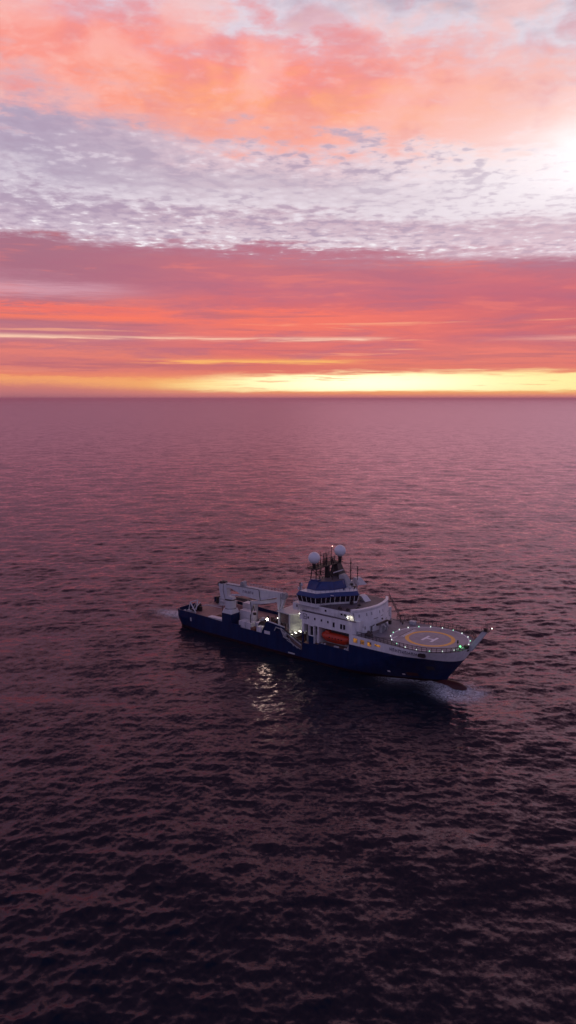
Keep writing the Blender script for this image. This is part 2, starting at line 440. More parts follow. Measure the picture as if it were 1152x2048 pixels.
# darker belt and rail along the top of level A
m = MB(); m.box(50.9, 68.9, -10.06, -9.5, 14.4, 14.56); m.build('deck_edge', 'roofdeck', AH)
def railrun(name, pts, h, step, m_, parent, r=.04, rows=(1, .55)):
    m = MB()
    for a, b in zip(pts, pts[1:]):
        a, b = Vector(a), Vector(b); n = max(1, round((b-a).length/step))
        for k in range(n+1):
            p = a.lerp(b, k/n); m.bar(p, p+Vector((0, 0, h)), r, 4)
        for f in rows: m.bar(a+Vector((0, 0, h*f)), b+Vector((0, 0, h*f)), r, 4)
    return m.build(name, m_, parent)
railrun('railing', [(48.5, -9.9, 14.5), (52.5, -9.9, 14.5)], 1.1, 1.0, 'railw', AH, .045)
railrun('railing', [(61, -9.9, 14.5), (67.5, -9.9, 14.5)], 1.1, 1.1, 'railw', AH, .035)
# lettering block by the hangar corner
m = MB()
for (a, b, c, d) in ((51.2, 51.35, 12.3, 13.8), (51.2, 52.6, 13.65, 13.8), (52.45, 52.6, 12.3, 13.8), (51.2, 52.6, 12.3, 12.45), (51.6, 52.2, 12.9, 13.05), (51.8, 51.95, 12.6, 13.4)):
    m.box(a, b, -10.02, -9.97, c, d)
m.build('wall_marking', 'letters', AH)

# ------------------------------------------------------------------ upper deckhouse (level B and curved front block)
U = MB()
front_lo = [(50.0, -9.3), (66.6, -9.35), (68.4, -8.9), (69.9, -6.6), (71.0, -3.4), (71.5, 0), (71.0, 3.4), (69.9, 6.6), (68.4, 8.9), (66.6, 9.35), (50.0, 9.3)]
front_hi = [(50.0, -9.3), (66.4, -9.35), (67.5, -9.2), (69.0, -6.6), (69.9, -3.4), (70.3, 0), (69.9, 3.4), (69.0, 6.6), (67.5, 9.2), (66.4, 9.35), (50.0, 9.3)]
lo = [(x, y, 14.56) if x < 67 else (x, y, 10.86) for x, y in front_lo]
U.prism([(46.8, -9.0), (50.0, -9.0), (50.0, 9.0), (46.8, 9.0)], 14.0, 16.1)
U.frust([(x, y, 10.88 if x > 60 else 10.88) for x, y in [(64.0, -9.35)]+front_lo[2:9]+[(64.0, 9.35)]],
        [(x, y, 16.6) for x, y in [(64.0, -9.35)]+front_hi[2:9]+[(64.0, 9.35)]])
U.prism([(50.0, -9.3), (64.05, -9.3), (64.05, 9.3), (50.0, 9.3)], 14.57, 16.5)
UH = U.build('upper_deckhouse', 'white', ship)
# roof deck and parapet
m = MB(); m.prism([(50.3, -9.1), (66.3, -9.1), (67.4, -8.9), (68.8, -6.5), (69.7, -3.3), (70.1, 0), (69.7, 3.3), (68.8, 6.5), (67.4, 8.9), (66.3, 9.1), (50.3, 9.1)], 16.52, 16.66)
m.build('roof_deck', 'roofdeck', UH)
m = MB(); out = front_hi[2:9]; 
po = [(67.5, -9.25, 0), (69.05, -6.65, 0), (69.95, -3.4, 0), (70.35, 0, 0), (69.95, 3.4, 0), (69.05, 6.65, 0), (67.5, 9.25, 0)]
pi_ = [(x-.75*c, y*.985, 0) for (x, y, _), c in zip(po, (1,)*7)]
for i in range(6):
    a, b, c, d = po[i], po[i+1], pi_[i+1], pi_[i]
    m.frust([(p[0], p[1], 16.68) for p in (a, b, c, d)], [(p[0]+(.12 if k < 2 else 0), p[1], 17.35 if k < 2 else 17.45) for k, p in enumerate((a, b, c, d))])
m.build('parapet', 'white', UH)
wins(UH, -9.3, [(58.6, 15.7, .55, .55), (64.0, 15.6, .6, .6), (54.6, 16.0, .6, .5)])
wins(UH, -9.3, [(65.1, 15.55, .6, .6)])
wins(UH, -9.0, [(48.3, 15.3, .6, .6)])
# fittings on the curved front
def front_pt(y, z):   # point on the front face
    ys = [p[1] for p in front_lo[2:9]]; xl = interp(y, [(p[1], p[0]) for p in front_lo[2:9]]); xh = interp(y, [(p[1], p[0]) for p in front_hi[2:9]])
    f = (z-10.88)/(16.6-10.88); return xl+(xh-xl)*f
def front_patch(name, y, z, w, h, m_, off=.05):
    m = MB(); x0 = front_pt(y-w/2, z-h/2); x1 = front_pt(y+w/2, z-h/2); x2 = front_pt(y+w/2, z+h/2); x3 = front_pt(y-w/2, z+h/2)
    q = [(x0, y-w/2, z-h/2), (x1, y+w/2, z-h/2), (x2, y+w/2, z+h/2), (x3, y-w/2, z+h/2)]
    m.frust([(a-.1, b, c) for a, b, c in q], [(a+off, b, c) for a, b, c in q]); return m.build(name, m_, UH)
for y, z in ((-7.6, 15.6), (-5.3, 15.7), (-3.6, 15.7), (-.2, 15.5), (1.8, 15.4), (6.3, 13.2)): front_patch('window', y, z, .32, .8, 'grey')
for y, z, w, h in ((-8.4, 12.3, .5, .8), (-7.2, 13.2, .7, 1.7), (-6.4, 12.2, .45, .8), (-4.4, 11.8, .8, 1.3), (5.6, 14.2, .9, .25)): front_patch('front_plate', y, z, w, h, 'grey')
for y, z, w, h in ((-2.2, 14.1, 1.9, .12), (.8, 14.3, 1.2, .12), (3.2, 12.9, .9, .18)): front_patch('vent_grille', y, z, w, h, 'rail')
front_patch('life_ring', 7.2, 13.6, .6, .9, 'dark'); front_patch('front_lamp', .4, 13.5, .4, .4, 'dark', .3); front_patch('front_lamp', 6.9, 12.6, .3, .35, 'grey', .15)
# grey bar draws the near corner's shading edge with the stair line; side wing
m = MB(); m.poly_line([(67.9, -9.45, 16.6), (69.0, -9.3, 10.9)], .14, 4); m.build('corner_shade_bar', 'grey', UH)
m = MB()
m.box(63.6, 66.8, -10.0, -9.3, 16.1, 16.3); m.build('side_wing', 'white', UH)
railrun('railing', [(56.8, -9.2, 16.66), (66.6, -9.2, 16.66)], 1.1, 1.1, 'rail', UH, .035, (1, .66, .33))
railrun('railing', [(50.2, -9.15, 16.1), (50.2, -9.15, 16.1), (46.9, -8.9, 16.1), (46.9, -3, 16.1)], 1.1, 1.1, 'railw', UH, .04)
railrun('railing', [(66.6, 9.2, 16.66), (56.8, 9.2, 16.66)], 1.1, 1.1, 'rail', UH, .035)
# rails sloping down the far corner of the front block
m = MB(); 
for f in (.0, .5, 1.0):
    m.poly_line([(67.6, 9.5, 17.4+f), (69.2, 10.2, 14.2+f), (71.2, 10.2, 11.0+f)], .06, 4)
for k in range(8):
    t = k/7; p = Vector((67.6, 9.5, 17.2)).lerp(Vector((71.2, 10.2, 10.9)), t); m.bar(p, p+Vector((0, 0, 1.2)), .05, 4)
m.build('stair_rail', 'rail', UH)
# clutter on the roof
for (x, y, s, h) in ((66.6, -5.2, .5, .6), (64.9, -2.0, .4, .5), (62.8, -8.4, .5, .9), (65.2, -8.2, .35, .8)):
    m = MB(); m.box(x-s, x+s, y-s*.7, y+s*.7, 16.66, 16.66+h*.6); m.cyl(x, y, 16.66+h*.6, 16.66+h, s*.35, n=8); m.build('roof_vent', 'dark', UH)
# ------------------------------------------------------------------ foredeck hydraulic crane by the front block
m = MB(); m.cyl(73.0, -3.6, 10.86, 12.7, .42, n=14); m.box(72.5, 73.5, -4.1, -3.1, 12.7, 13.4)
DC = m.build('deck_crane', 'grey', ship)
m = MB(); m.bar((73.0, -5.6, 13.5), (73.2, -.6, 13.6), .34, 6); m.bar((73.2, -.6, 13.6), (73.3, .5, 13.2), .26, 6); m.build('crane_arm', 'dark', DC)
m = MB(); m.box(73.0, 73.7, .3, .9, 12.3, 13.4); m.build('crane_hook', 'dark', DC)
m = MB()
m.obox((72.9, -2.2, 11.9), (.5, .15, -.6), (0, .35, 0), (.35, 0, .9)); m.obox((72.9, -.9, 11.9), (.5, .15, -.6), (0, .25, 0), (.35, 0, .9))
split(m, 'crane_support', 'grey', DC)
m = MB(); m.poly_line([(72.2, -5.6, 13.4), (72.2, -6.9, 13.2), (72.0, -7.2, 11.0)], .13, 6); m.build('hose', 'dark', DC)
# windlass gear
m = MB(); m.cyl(71.8, -7.8, 10.86, 12.1, .55, .35, 10); m.box(71.2, 73.0, -8.8, -7.6, 10.86, 11.5); m.bar((72, -8.8, 11.6), (72, -6.6, 11.6), .3, 8); m.build('windlass', 'rail', ship)
m = MB(); m.box(75.2, 76.8, 8.2, 9.4, 10.86, 11.6); m.box(75.1, 76.9, 8.1, 9.5, 11.6, 11.72); m.build('deck_locker', 'lightgrey', ship)
m = MB()
for (x, y) in ((73.4, 7.6), (73.9, 6.8), (72.4, 8.4)): m.cyl(x, y, 10.86, 11.4, .16, n=8); m.cyl(x, y, 11.4, 11.5, .22, n=8)
split(m, 'bollard', 'dark', ship)
m = MB(); m.cyl(77.2, -7.9, 10.86, 11.0, .1, n=6)
m.poly_line([(69.4, 9.0, 10.9), (77.3, 9.6, 10.9)], .05, 4); m.poly_line([(73, -9.0, 10.9), (78.2, -6.0, 10.9)], .06, 4); split(m, 'deck_pipe', 'rail', ship)

# ------------------------------------------------------------------ bridge
bp = [(49.3, -10.6), (55.9, -10.5), (57.0, -9.0), (59.2, -5.6), (61.2, -3.2), (62.9, -1.3), (63.5, 0), (62.9, 1.3), (61.2, 3.2), (59.2, 5.6), (57.0, 9.0), (55.9, 10.5), (49.3, 10.6)]
def shrink(p, d, cx=54, cy=0):
    out = []
    n = len(p)
    for i in range(n):
        a = Vector((*p[i-1], 0)); b = Vector((*p[i], 0)); c = Vector((*p[(i+1) % n], 0))
        t1 = (b-a).normalized(); t2 = (c-b).normalized(); n1 = Vector((-t1.y, t1.x, 0)); n2 = Vector((-t2.y, t2.x, 0))
        nn = (n1+n2); nn = nn/max(.3, nn.dot(n1)); q = b+nn*d; out.append((q.x, q.y))
    return out
# note: bp runs anticlockwise seen from above, so positive d moves inwards
m = MB(); m.prism(shrink(bp, .75), 16.2, 17.25, shrink(bp, .5)); BR = m.build('bridge', 'white', ship)
m = MB(); m.prism(shrink(bp, .56), 17.25, 18.95, shrink(bp, .2)); m.build('wheelhouse', 'dark', BR)
mull = MB(); lo_, hi_ = shrink(bp, .5), shrink(bp, .12); lo2, hi2 = shrink(bp, .46), shrink(bp, .08)
for i in range(len(bp)-1):
    n = max(1, round((Vector(bp[i])-Vector(bp[i+1])).length/1.55))
    P3 = lambda q, j, z, k: Vector((*q[j], z)).lerp(Vector((*q[j+1], z)), k)
    for k in range(n):
        t0, t1 = (k+.06)/n, (k+.94)/n
        lo3, hi3 = shrink(bp, .60), shrink(bp, .24)
        q = MB(); q.frust([P3(lo_, i, 17.27, t0), P3(lo_, i, 17.27, t1), P3(lo3, i, 17.27, t1), P3(lo3, i, 17.27, t0)], [P3(hi_, i, 18.93, t0), P3(hi_, i, 18.93, t1), P3(hi3, i, 18.93, t1), P3(hi3, i, 18.93, t0)])
        q.build('bridge_window', 'glass', BR)
    for k in range(n+(1 if i == len(bp)-2 else 0)): mull.bar(P3(lo2, i, 17.25, k/n), P3(hi2, i, 18.95, k/n), .075, 4)
split(mull, 'window_mullion', 'white', BR)
m = MB(); m.prism(shrink(bp, .1), 18.95, 19.1, shrink(bp, -.1)); m.prism(shrink(bp, -.1), 19.1, 20.15, shrink(bp, .55)); RF = m.build('bridge_roof', 'bluegrey', BR)
m = MB(); m.prism(shrink(bp, .62), 20.15, 20.2); m.build('roof_walkway', 'white', BR)
m = MB()
inn = shrink(bp, .75)
for i in range(len(bp)-1):
    a, b = Vector((*inn[i], 20.2)), Vector((*inn[i+1], 20.2)); n = max(1, round((b-a).length/1.5))
    for k in range(n): m.bar(a.lerp(b, k/n), a.lerp(b, k/n)+Vector((0, 0, .9)), .03, 4)
    m.bar(a+Vector((0, 0, .9)), b+Vector((0, 0, .9)), .035, 4)
m.build('roof_railing', 'rail', BR)
for (x, y) in ((59.0, -6.8),): 
    m = MB(); m.box(x-.5, x+.5, y-.06, y+.06, 19.5, 19.62); m.build('wiper_lamp', 'mark', BR)
m = MB(); m.box(62.1, 62.9, -2.6, -1.8, 16.7, 17.4); m.build('front_hatch', 'dark', BR)
m = MB(); m.prism([(61.6, 3.4), (64.2, 2.2), (64.8, 4.4), (62.0, 5.8)], 16.66, 18.0, [(61.2, 3.2), (62.6, 2.6), (63.2, 4.6), (61.6, 5.4)]); m.build('port_fairing', 'white', BR)
m = MB(); m.prism([(55.9, 7.5), (59.8, 5.5), (61.0, 8.0), (57.5, 10.2)], 20.2, 21.6, [(56.4, 8.0), (57.6, 7.5), (58.2, 9.2), (57.0, 9.8)]); m.build('roof_fairing', 'lightgrey', BR)
m = MB(); m.cyl(50.0, -9.8, 20.2, 22.6, .12, n=6); m.box(49.85, 50.15, -10.3, -9.3, 22.2, 22.3); m.build('whip_antenna', 'dark', BR)
m = MB(); m.cyl(58.2, 7.2, 20.2, 25.4, .11, n=6)
for k in range(4): m.bar((58.2, 6.8, 22.4+k*.8), (58.2, 7.6, 22.4+k*.8), .09, 4)
m.build('whip_antenna', 'dark', BR)
for (x, y, h) in ((59.6, -1.9, .9), (60.3, .2, 1.0), (60.9, 1.6, .7), (59.3, 2.6, 1.1), (60.2, 4.2, 1.2)):
    m = MB(); m.cyl(x, y, 20.2, 20.2+h, .22, .16, 8); m.box(x-.35, x+.35, y-.25, y+.25, 20.2+h*.6, 20.2+h); m.build('searchlight', random.choice(['lightgrey', 'dark', 'bluegrey']), BR)
# platform behind bridge wing
m = MB(); m.box(49.6, 56.4, -10.4, -8.6, 16.05, 16.2); m.build('wing_platform', 'grey', BR)

# ------------------------------------------------------------------ blue house above the bridge
ph = [(50.2, -7.0), (53.6, -7.4), (57.3, -4.0), (58.6, 0), (58.2, 3.6), (55.5, 7.0), (50.2, 7.0)]
pt = [(50.6, -6.3), (53.9, -6.2), (54.3, -5.2), (57.0, -3.3), (57.8, 0), (57.0, 3.4), (54.9, 6.2), (50.6, 6.2)]
ph2 = [(50.2, -7.0), (53.4, -7.4), (54.4, -6.9), (57.3, -4.0), (58.6, 0), (58.2, 3.6), (55.5, 7.0), (50.2, 7.0)]
m = MB(); m.prism(ph2, 20.2, 22.5, pt); MH = m.build('blue_top_house', 'bluegrey', ship)
m = MB(); m.prism([(x*.98+54*.02, y*.93) for x, y in pt], 22.5, 22.56); m.build('house_roof', 'roofdeck', MH)
m = MB(); m.prism([(50.8, -6.1), (53.4, -6.1), (53.4, -4.6), (50.8, -4.6)], 22.5, 22.95); m.build('roof_step', 'bluegrey', MH)
m = MB(); m.frust([(56.6, .2, 20.25), (59.0, 1.6, 20.25), (59.4, 4.0, 20.25), (56.0, 5.2, 20.25)], [(56.0, .8, 23.6), (57.0, 1.6, 23.6), (57.0, 3.2, 23.6), (55.6, 4.0, 23.6)]); m.build('grey_cowl', 'grey', MH)
railrun('railing', [(51, -6, 22.95), (51, 5.8, 22.56)], 1.0, 1.4, 'dark', MH, .04)
m = MB(); m.cyl(49.0, -8.6, 20.2, 20.9, .7, .5, 12); m.ball((49.0, -8.0, 21.4), .55, 12, 8); m.build('small_radome', 'lightgrey', MH)

# ------------------------------------------------------------------ mast with platform, domes, aerials
PZ = 26.1
m = MB()
m.frust([(51.6, 2.2, 22.4), (55.2, 2.2, 22.4), (55.2, 6.0, 22.4), (51.6, 6.0, 22.4)], [(51.6, 4.0, PZ+.4), (53.0, 4.0, PZ+.4), (53.0, 5.8, PZ+.4), (51.6, 5.8, PZ+.4)])
m.box(51.9, 53.0, -.5, .5, 22.5, PZ)
MS = m.build('mast', 'dark', ship)
m = MB()
for (a, b) in (((51.0, -3.6, 22.6), (50.6, -2.9, PZ)), ((52.4, -3.8, 22.6), (52.4, -3.0, PZ)), ((51.2, -2.0, 22.6), (51.4, -1.5, PZ)), ((50.6, -5.6, 22.9), (50.8, -5.2, PZ)), ((53.2, .9, 22.6), (53.0, 2.4, PZ)), ((52.0, 1.6, 22.6), (51.4, 1.4, PZ))):
    m.bar(a, b, .16, 6)
m.bar((51, -3.4, 24), (52.4, -3.5, 24), .08, 5)
split(m, 'mast_leg', 'dark', MS)
m = MB(); m.box(50.4, 53.4, -6.8, 6.6, PZ, PZ+.22)
m.box(50.3, 50.45, -6.8, 6.6, PZ, PZ+.3); PL = m.build('mast_platform', 'dark', MS)
railrun('platform_railing', [(53.4, -6.8, PZ+.2), (53.4, 6.6, PZ+.2), (50.4, 6.6, PZ+.2), (50.4, -6.8, PZ+.2), (53.4, -6.8, PZ+.2)], 1.1, 1.2, 'dark', MS, .045)
for sg, rz in ((-1, 29.1), (1, 29.7)):
    yy = 5.45*sg if sg < 0 else 5.3; m = MB(); m.ball((51.7 if sg < 0 else 53.2, yy, rz), 1.72, 36, 22)
    D = m.build('radome', 'radome', MS, smooth=True)
    m = MB(); m.cyl(51.7 if sg < 0 else 53.2, yy, PZ+.2, rz-1.5, .45, .62, 12); m.build('radome_pedestal', 'dark', MS)
rnd = random.Random(5)
for k, (x, y, h, r) in enumerate([(51.6, -3.3, 3.9, .09), (52.8, -2.6, 3.2, .07), (51.4, -1.9, 4.0, .08), (52.9, -1.1, 2.4, .10), (51.6, -.4, 3.3, .07), (52.7, .4, 3.9, .08), (51.4, 1.1, 3.0, .09), (52.3, 2.2, 5.2, .10), (53.0, 1.5, 2.2, .16), (51.2, 3.3, 2.6, .07), (52.6, 3.6, 2.1, .08)]):
    m = MB(); m.cyl(x, y, PZ+.2, PZ+.2+h, r, r*.7, 6)
    for j in range(rnd.choice([1, 2, 3])):
        z = PZ+.6+h*rnd.uniform(.3, .9); w = rnd.uniform(.25, .6); m.bar((x, y-w, z), (x, y+w, z), .05, 4)
    if k in (3, 8): m.cyl(x, y, PZ+.7, PZ+1.7, .33, n=8)
    m.build('aerial', 'dark', MS)
for k in range(12):
    x = rnd.uniform(50.8, 53.1); y = -3.7+k*.62; h = rnd.uniform(1.6, 3.6)
    m = MB(); m.cyl(x, y, PZ+.2, PZ+.2+h, .085, .06, 5); m.bar((x, y-.3, PZ+.2+h*.8), (x, y+.3, PZ+.2+h*.8), .05, 4); m.build('aerial', 'dark', MS)
for (a, b) in (((50.6, -5.6, PZ), (51.2, -2.0, 22.7)), ((53.2, -5.2, PZ), (52.6, -2.4, 22.7)), ((53.0, 2.4, PZ), (52.6, .2, 22.7)), ((50.6, -2.6, 24.6), (53.2, -2.6, 24.6)), ((52.4, -3.2, 24.9), (52.4, 2.4, 24.9))):
    m = MB(); m.bar(a, b, .1, 5); m.build('mast_brace', 'dark', MS)
m = MB()
for z in (PZ+3.3,): m.bar((52.2, -3.6, z), (52.2, 2.3, z+.5), .045, 4)
m.bar((51.6, -3.3, PZ+2), (52.7, .4, PZ+2.2), .045, 4); m.bar((51.5, -1.9, PZ+3), (51.4, 1.1, PZ+2.4), .04, 4)
split(m, 'aerial_spreader', 'dark', MS)
m = MB(); m.ball((52.5, 2.35, PZ+5.3), .13, 8, 6); m.build('masthead_lamp', 'lamp_red', MS)
m = MB(); m.box(56.0, 56.16, -2.1, 2.9, 24.7, 24.95); m.build('radar_scanner', 'lightgrey', MS)
m = MB(); m.cyl(56.0, .5, 22.5, 24.7, .14, n=8); m.box(55.7, 56.3, .1, .9, 24.2, 24.65); m.build('radar_post', 'dark', MS)
m = MB(); m.cyl(56.6, 6.0, 21, 27.8, .16, .1, 8); m.box(56.4, 56.8, 5.7, 6.3, 26.2, 26.5); m.box(56.4, 56.8, 5.6, 6.4, 24.0, 24.2); m.build('port_pole', 'dark', MS)
m = MB(); m.cyl(55.6, -1.9, 22.5, 24.6, .1, n=6); m.box(55.4, 55.8, -2.2, -1.6, 23.6, 23.9); m.build('house_aerial', 'dark', MS)

# ------------------------------------------------------------------ hangar and working bay amidships
m = MB()
roofp = [(39.9, -7.9), (44.9, -8.5), (47.9, -5.9), (50.9, -6.2), (50.9, 3.0), (39.9, 3.0)]
m.prism([(44.6, -8.1), (45.0, -8.1), (45.0, -7.6), (44.6, -7.6)], 4.1, 11.75)
m.box(40.2, 50.9, 2.4, 2.9, 4.1, 11.75); m.box(44.4, 44.8, -7.6, 2.4, 4.1, 11.75); m.box(40.2, 40.6, -7.6, -7.0, 4.1, 11.75); m.box(47.4, 50.9, -5.6, -5.2, 6.9, 11.75)
HG = m.build('hangar', 'white', ship)
m = MB(); m.prism(roofp, 11.8, 12.1); m.build('hangar_roof', 'lightgrey', HG)
m = MB(); m.box(40.8, 44.3, -7.4, -7.1, 8.6, 11.5); m.build('bay_opening', 'inner', HG)
m = MB(); m.box(41.2, 43.8, -7.5, -7.3, 8.8, 11.2); m.box(42.0, 42.9, -7.55, -7.3, 9, 11.3); m.build('machinery_rack', 'machinery', HG)
# ribbed door: from (44.9,-8.3) to (47.9,-5.7)
a = Vector((45.0, -8.3, 0)); b = Vector((48.9, -5.6, 0)); d = (b-a); nrm = Vector((d.y, -d.x, 0)).normalized(); m = MB()
n = 9
for k in range(n):
    for t0, t1, off in ((k/n, (k+.5)/n, .0), ((k+.5)/n, (k+1)/n, .14)):
        p, q = a+d*t0+nrm*off, a+d*t1+nrm*off
        zb0, zb1 = 7.3-1.2*t0, 7.3-1.2*t1
        m.frust([(p.x, p.y, zb0), (q.x, q.y, zb1), (q.x-nrm.x*.3, q.y-nrm.y*.3, zb1), (p.x-nrm.x*.3, p.y-nrm.y*.3, zb0)],
                [(p.x, p.y, 11.8), (q.x, q.y, 11.8), (q.x-nrm.x*.3, q.y-nrm.y*.3, 11.8), (p.x-nrm.x*.3, p.y-nrm.y*.3, 11.8)])
RD = m.build('ribbed_door', 'panel', HG)
m = MB(); p, q = a+nrm*.17, b+nrm*.17; m.bar((p.x, p.y, 9.4), (q.x, q.y, 9.9), .06, 4); m.build('door_seam', 'grey', HG)
railrun('railing', [(47.0, -8.6, 14.0), (50.8, -9.6, 14.2)], 1.1, 1.0, 'railw', HG, .045)
m = MB(); m.box(50.0, 50.9, -9.9, -6.2, 11.85, 14.0); m.build('corner_wall', 'white', HG)
# strip lamps in the bay below the door
for k, (x, y, z) in enumerate(((46.1, -8.9, 6.2), (47.3, -8.4, 6.9), (48.9, -8.3, 7.6))):
    m = MB(); m.box(x-.35, x+.35, y-.1, y+.1, z-.16, z+.12); L_ = m.build('bay_lamp', 'lamp_white', HG)
m = MB(); m.bar((45.5, -8.9, 6.25), (50.8, -8.0, 8.2), .13, 5); m.build('lamp_beam', 'dark', HG)
# stair / launch frame slanting down across the opening
m = MB()
def seg(p, q, r): m.bar(p, q, r, 5)
seg((43.2, -10.3, 8.0), (50.7, -10.1, 4.2), .14); seg((44.6, -10.4, 6.2), (49.5, -10.3, 3.2), .12); seg((45.8, -10.5, 4.9), (50.6, -10.3, 3.1), .11)
seg((43.4, -10.3, 7.7), (44.8, -10.5, 5.7), .22); seg((44.2, -10.5, 7.0), (45.6, -10.5, 6.2), .3); seg((44.4, -10.5, 5.7), (46.0, -10.6, 5.3), .16)
seg((41.6, -10.3, 7.9), (41.0, -10.4, 6.8), .16); seg((41.4, -10.3, 7.9), (43.6, -10.3, 7.7), .15); seg((46.5, -10.5, 5.6), (48.3, -10.5, 3.6), .1)
seg((47.0, -10.2, 6.0), (50.7, -10.0, 5.3), .08); seg((48.4, -10.1, 5.3), (50.6, -10.0, 4.4), .2)
m.ball((45.2, -10.4, 6.6), .5, 10, 7)
m.build('launch_frame', 'grey', ship)
m = MB(); m.side([(44.9, 6.6), (50.75, 4.9), (50.75, 3.1), (48.6, 3.5)], -10.05, -9.95)
m.build('frame_grating', 'machinery', ship)
m = MB(); m.bar((44.4, -10.25, 7.9), (50.75, -10.05, 4.9), .22, 5); m.build('launch_boom', 'dark', ship)

# ------------------------------------------------------------------ floodlights
def flood(x, y, z, m_, r=.16, pole=1.2):
    m = MB(); m.cyl(x, y, z-pole, z, .05, n=6); F = m.build('floodlight_post', 'rail', ship)
    m = MB(); m.ball((x, y, z), r, 10, 8); m.build('floodlight', m_, F); return F
F = flood(36.6, -8.4, 8.9, 'lamp_pink', .34, 4.5)
lamp('POINT', 'deck_light', (36.6, -8.4, 9.4), 70, (1, .88, .72), F, .25)
_lp = W(37.6, -10.8, 8.9); _t = _lp.z/(CAM_H+_lp.z); _mp = Vector((_lp.x*(1-_t), _lp.y*(1-_t), 0)); _d = _mp-_lp
lamp('SPOT', 'overside_light', (37.6, -10.8, 8.9), 1000, (1, .92, .62), F, .7, rot=(_d.x*HX+_d.y*HY, _d.x*PX+_d.y*PY, _d.z), spot=32)
F = flood(49.2, -8.9, 13.1, 'lamp_white', .13, 1.0)
lamp('POINT', 'roof_light', (49.0, -8.4, 13.2), 90, (1, .93, .68), F, .2)
F = flood(66.3, -9.9, 15.4, 'lamp_white', .13, .9)
lamp('SPOT', 'wall_light', (66.3, -10.2, 15.5), 160, (1, .92, .66), F, .1, rot=(.55, .55, -.5), spot=110)
F = flood(40.4, -8.2, 9.9, 'lamp_white', .11, 1.4)
lamp('SPOT', 'bay_light', (47.5, -10.8, 7.0), 500, (1, .93, .62), HG, .8, rot=(-.5, -1.0, -.75), spot=85)
lamp('POINT', 'bay_glow', (47.6, -9.6, 7.5), 55, (1, .95, .68), HG, .3)

# ------------------------------------------------------------------ crane pedestal and the big knuckle-boom crane
m = MB(); cx, cy = 21.5, -8.05
m.box(cx-1.95, cx+1.95, -10.03, cy+1.95, 4.1, 8.3); m.box(23.45, 27.0, -10.03, -9.7, 4.1, 5.6)
PD = m.build('crane_pedestal', 'hull', ship)
def octo(r, z, k=.55):
    c = r*k; return [(cx-r, cy-c, z), (cx-c, cy-r, z), (cx+c, cy-r, z), (cx+r, cy-c, z), (cx+r, cy+c, z), (cx+c, cy+r, z), (cx-c, cy+r, z), (cx-r, cy+c, z)]
m = MB(); m.frust(octo(1.98, 8.3, .98), octo(1.75, 9.7, .55)); m.build('pedestal_cone', 'crane_white', PD)
m = MB(); m.cyl(cx, cy, 9.7, 12.4, 1.72, n=32); CR = m.build('crane_column', 'crane_white', ship, smooth=True)
m = MB(); m.cyl(cx, cy, 9.66, 9.82, 1.85, n=32); m.cyl(cx, cy, 12.4, 12.6, 1.82, n=32); m.build('slew_ring', 'dark', CR)
ca, sa = math.cos(R(7)), math.sin(R(7))
def cr(u, v, z): return (cx+u*ca-v*sa, cy+u*sa+v*ca, z)
def cside(m, pts, v0, v1): return m.frust([cr(u, v0, z) for u, z in pts], [cr(u, v1, z) for u, z in pts])
m = MB()
cside(m, [(-3.2, 12.6), (-.6, 12.6), (-.9, 17.1), (-3.9, 17.2)], -.95, .95); cside(m, [(-3.2, 12.6), (1.4, 12.6), (1.2, 13.2), (-1.0, 13.8)], -.9, .9)
m.build('crane_house', 'crane_white', CR)
m = MB(); cside(m, [(-1.4, 17.3), (-.9, 16.2), (.6, 16.2), (5.6, 14.4), (11.5, 13.8), (12.0, 14.1), (17.2, 15.5), (19.1, 15.9), (19.1, 17.0), (8, 17.35)], -.75, .75)
BO = m.build('main_boom', 'crane_white', CR)
m = MB(); cside(m, [(-1.3, 17.33), (19.0, 17.03), (19.0, 17.12), (-1.3, 17.42)], -.62, .62); m.build('boom_top_walkway', 'lightgrey', CR)
m = MB(); m.bar(cr(.5, -.1, 13.9), cr(5.6, -.1, 14.5), .32, 10); m.bar(cr(11.8, -.78, 14.0), cr(17.2, -.78, 15.6), .12, 6); split(m, 'hydraulic_cylinder', 'contwhite', CR)
m = MB(); m.poly_line([cr(-1.0, -.8, 17.25), cr(10.8, -.8, 17.15), cr(11.2, -.82, 16.8), cr(11.5, -.82, 13.9), cr(13.2, -.82, 14.3), cr(17, -.82, 15.2)], .08, 5)
m.poly_line([cr(-2.0, -1.0, 17.2), cr(-2.1, -1.0, 15), cr(-1.4, -1.0, 12.8)], .07, 5); m.poly_line([cr(18.8, -.8, 16.9), cr(18.9, -.8, 14), cr(18.4, -.8, 12.2)], .07, 5); m.build('hose', 'dark', CR)
m = MB(); cside(m, [(17.6, 16.4), (19.6, 17.0), (20.4, 16.4), (19.6, 14.2), (18.9, 11.9), (17.6, 11.9), (17.4, 14.0), (8.6, 12.0), (8.3, 10.0), (7.6, 10.0), (7.6, 13.1), (8.4, 13.2), (17.2, 15.0)], -.55, .55)
JB = m.build('folded_jib', 'crane_white', CR)
m = MB(); p = Vector(cr(19.6, 0, 16.2)); d = Vector((-sa, ca, 0)); m.bar(p-d*.7, p+d*.7, 1.0, 20); m.build('boom_sheave', 'grey', CR)
m = MB(); m.poly_line([cr(7.9, -.6, 12.8), cr(8.3, -.6, 9.6), cr(8.9, -.6, 11.8), cr(9.3, -.6, 10.2)], .11, 5); m.box(30.2, 31.0, -7.5, -6.9, 8.9, 9.6); m.poly_line([cr(8.7, -.62, 12.3), cr(14, -.62, 12.9), cr(17.3, -.62, 14.1)], .06, 4); m.build('jib_hose', 'dark', CR)
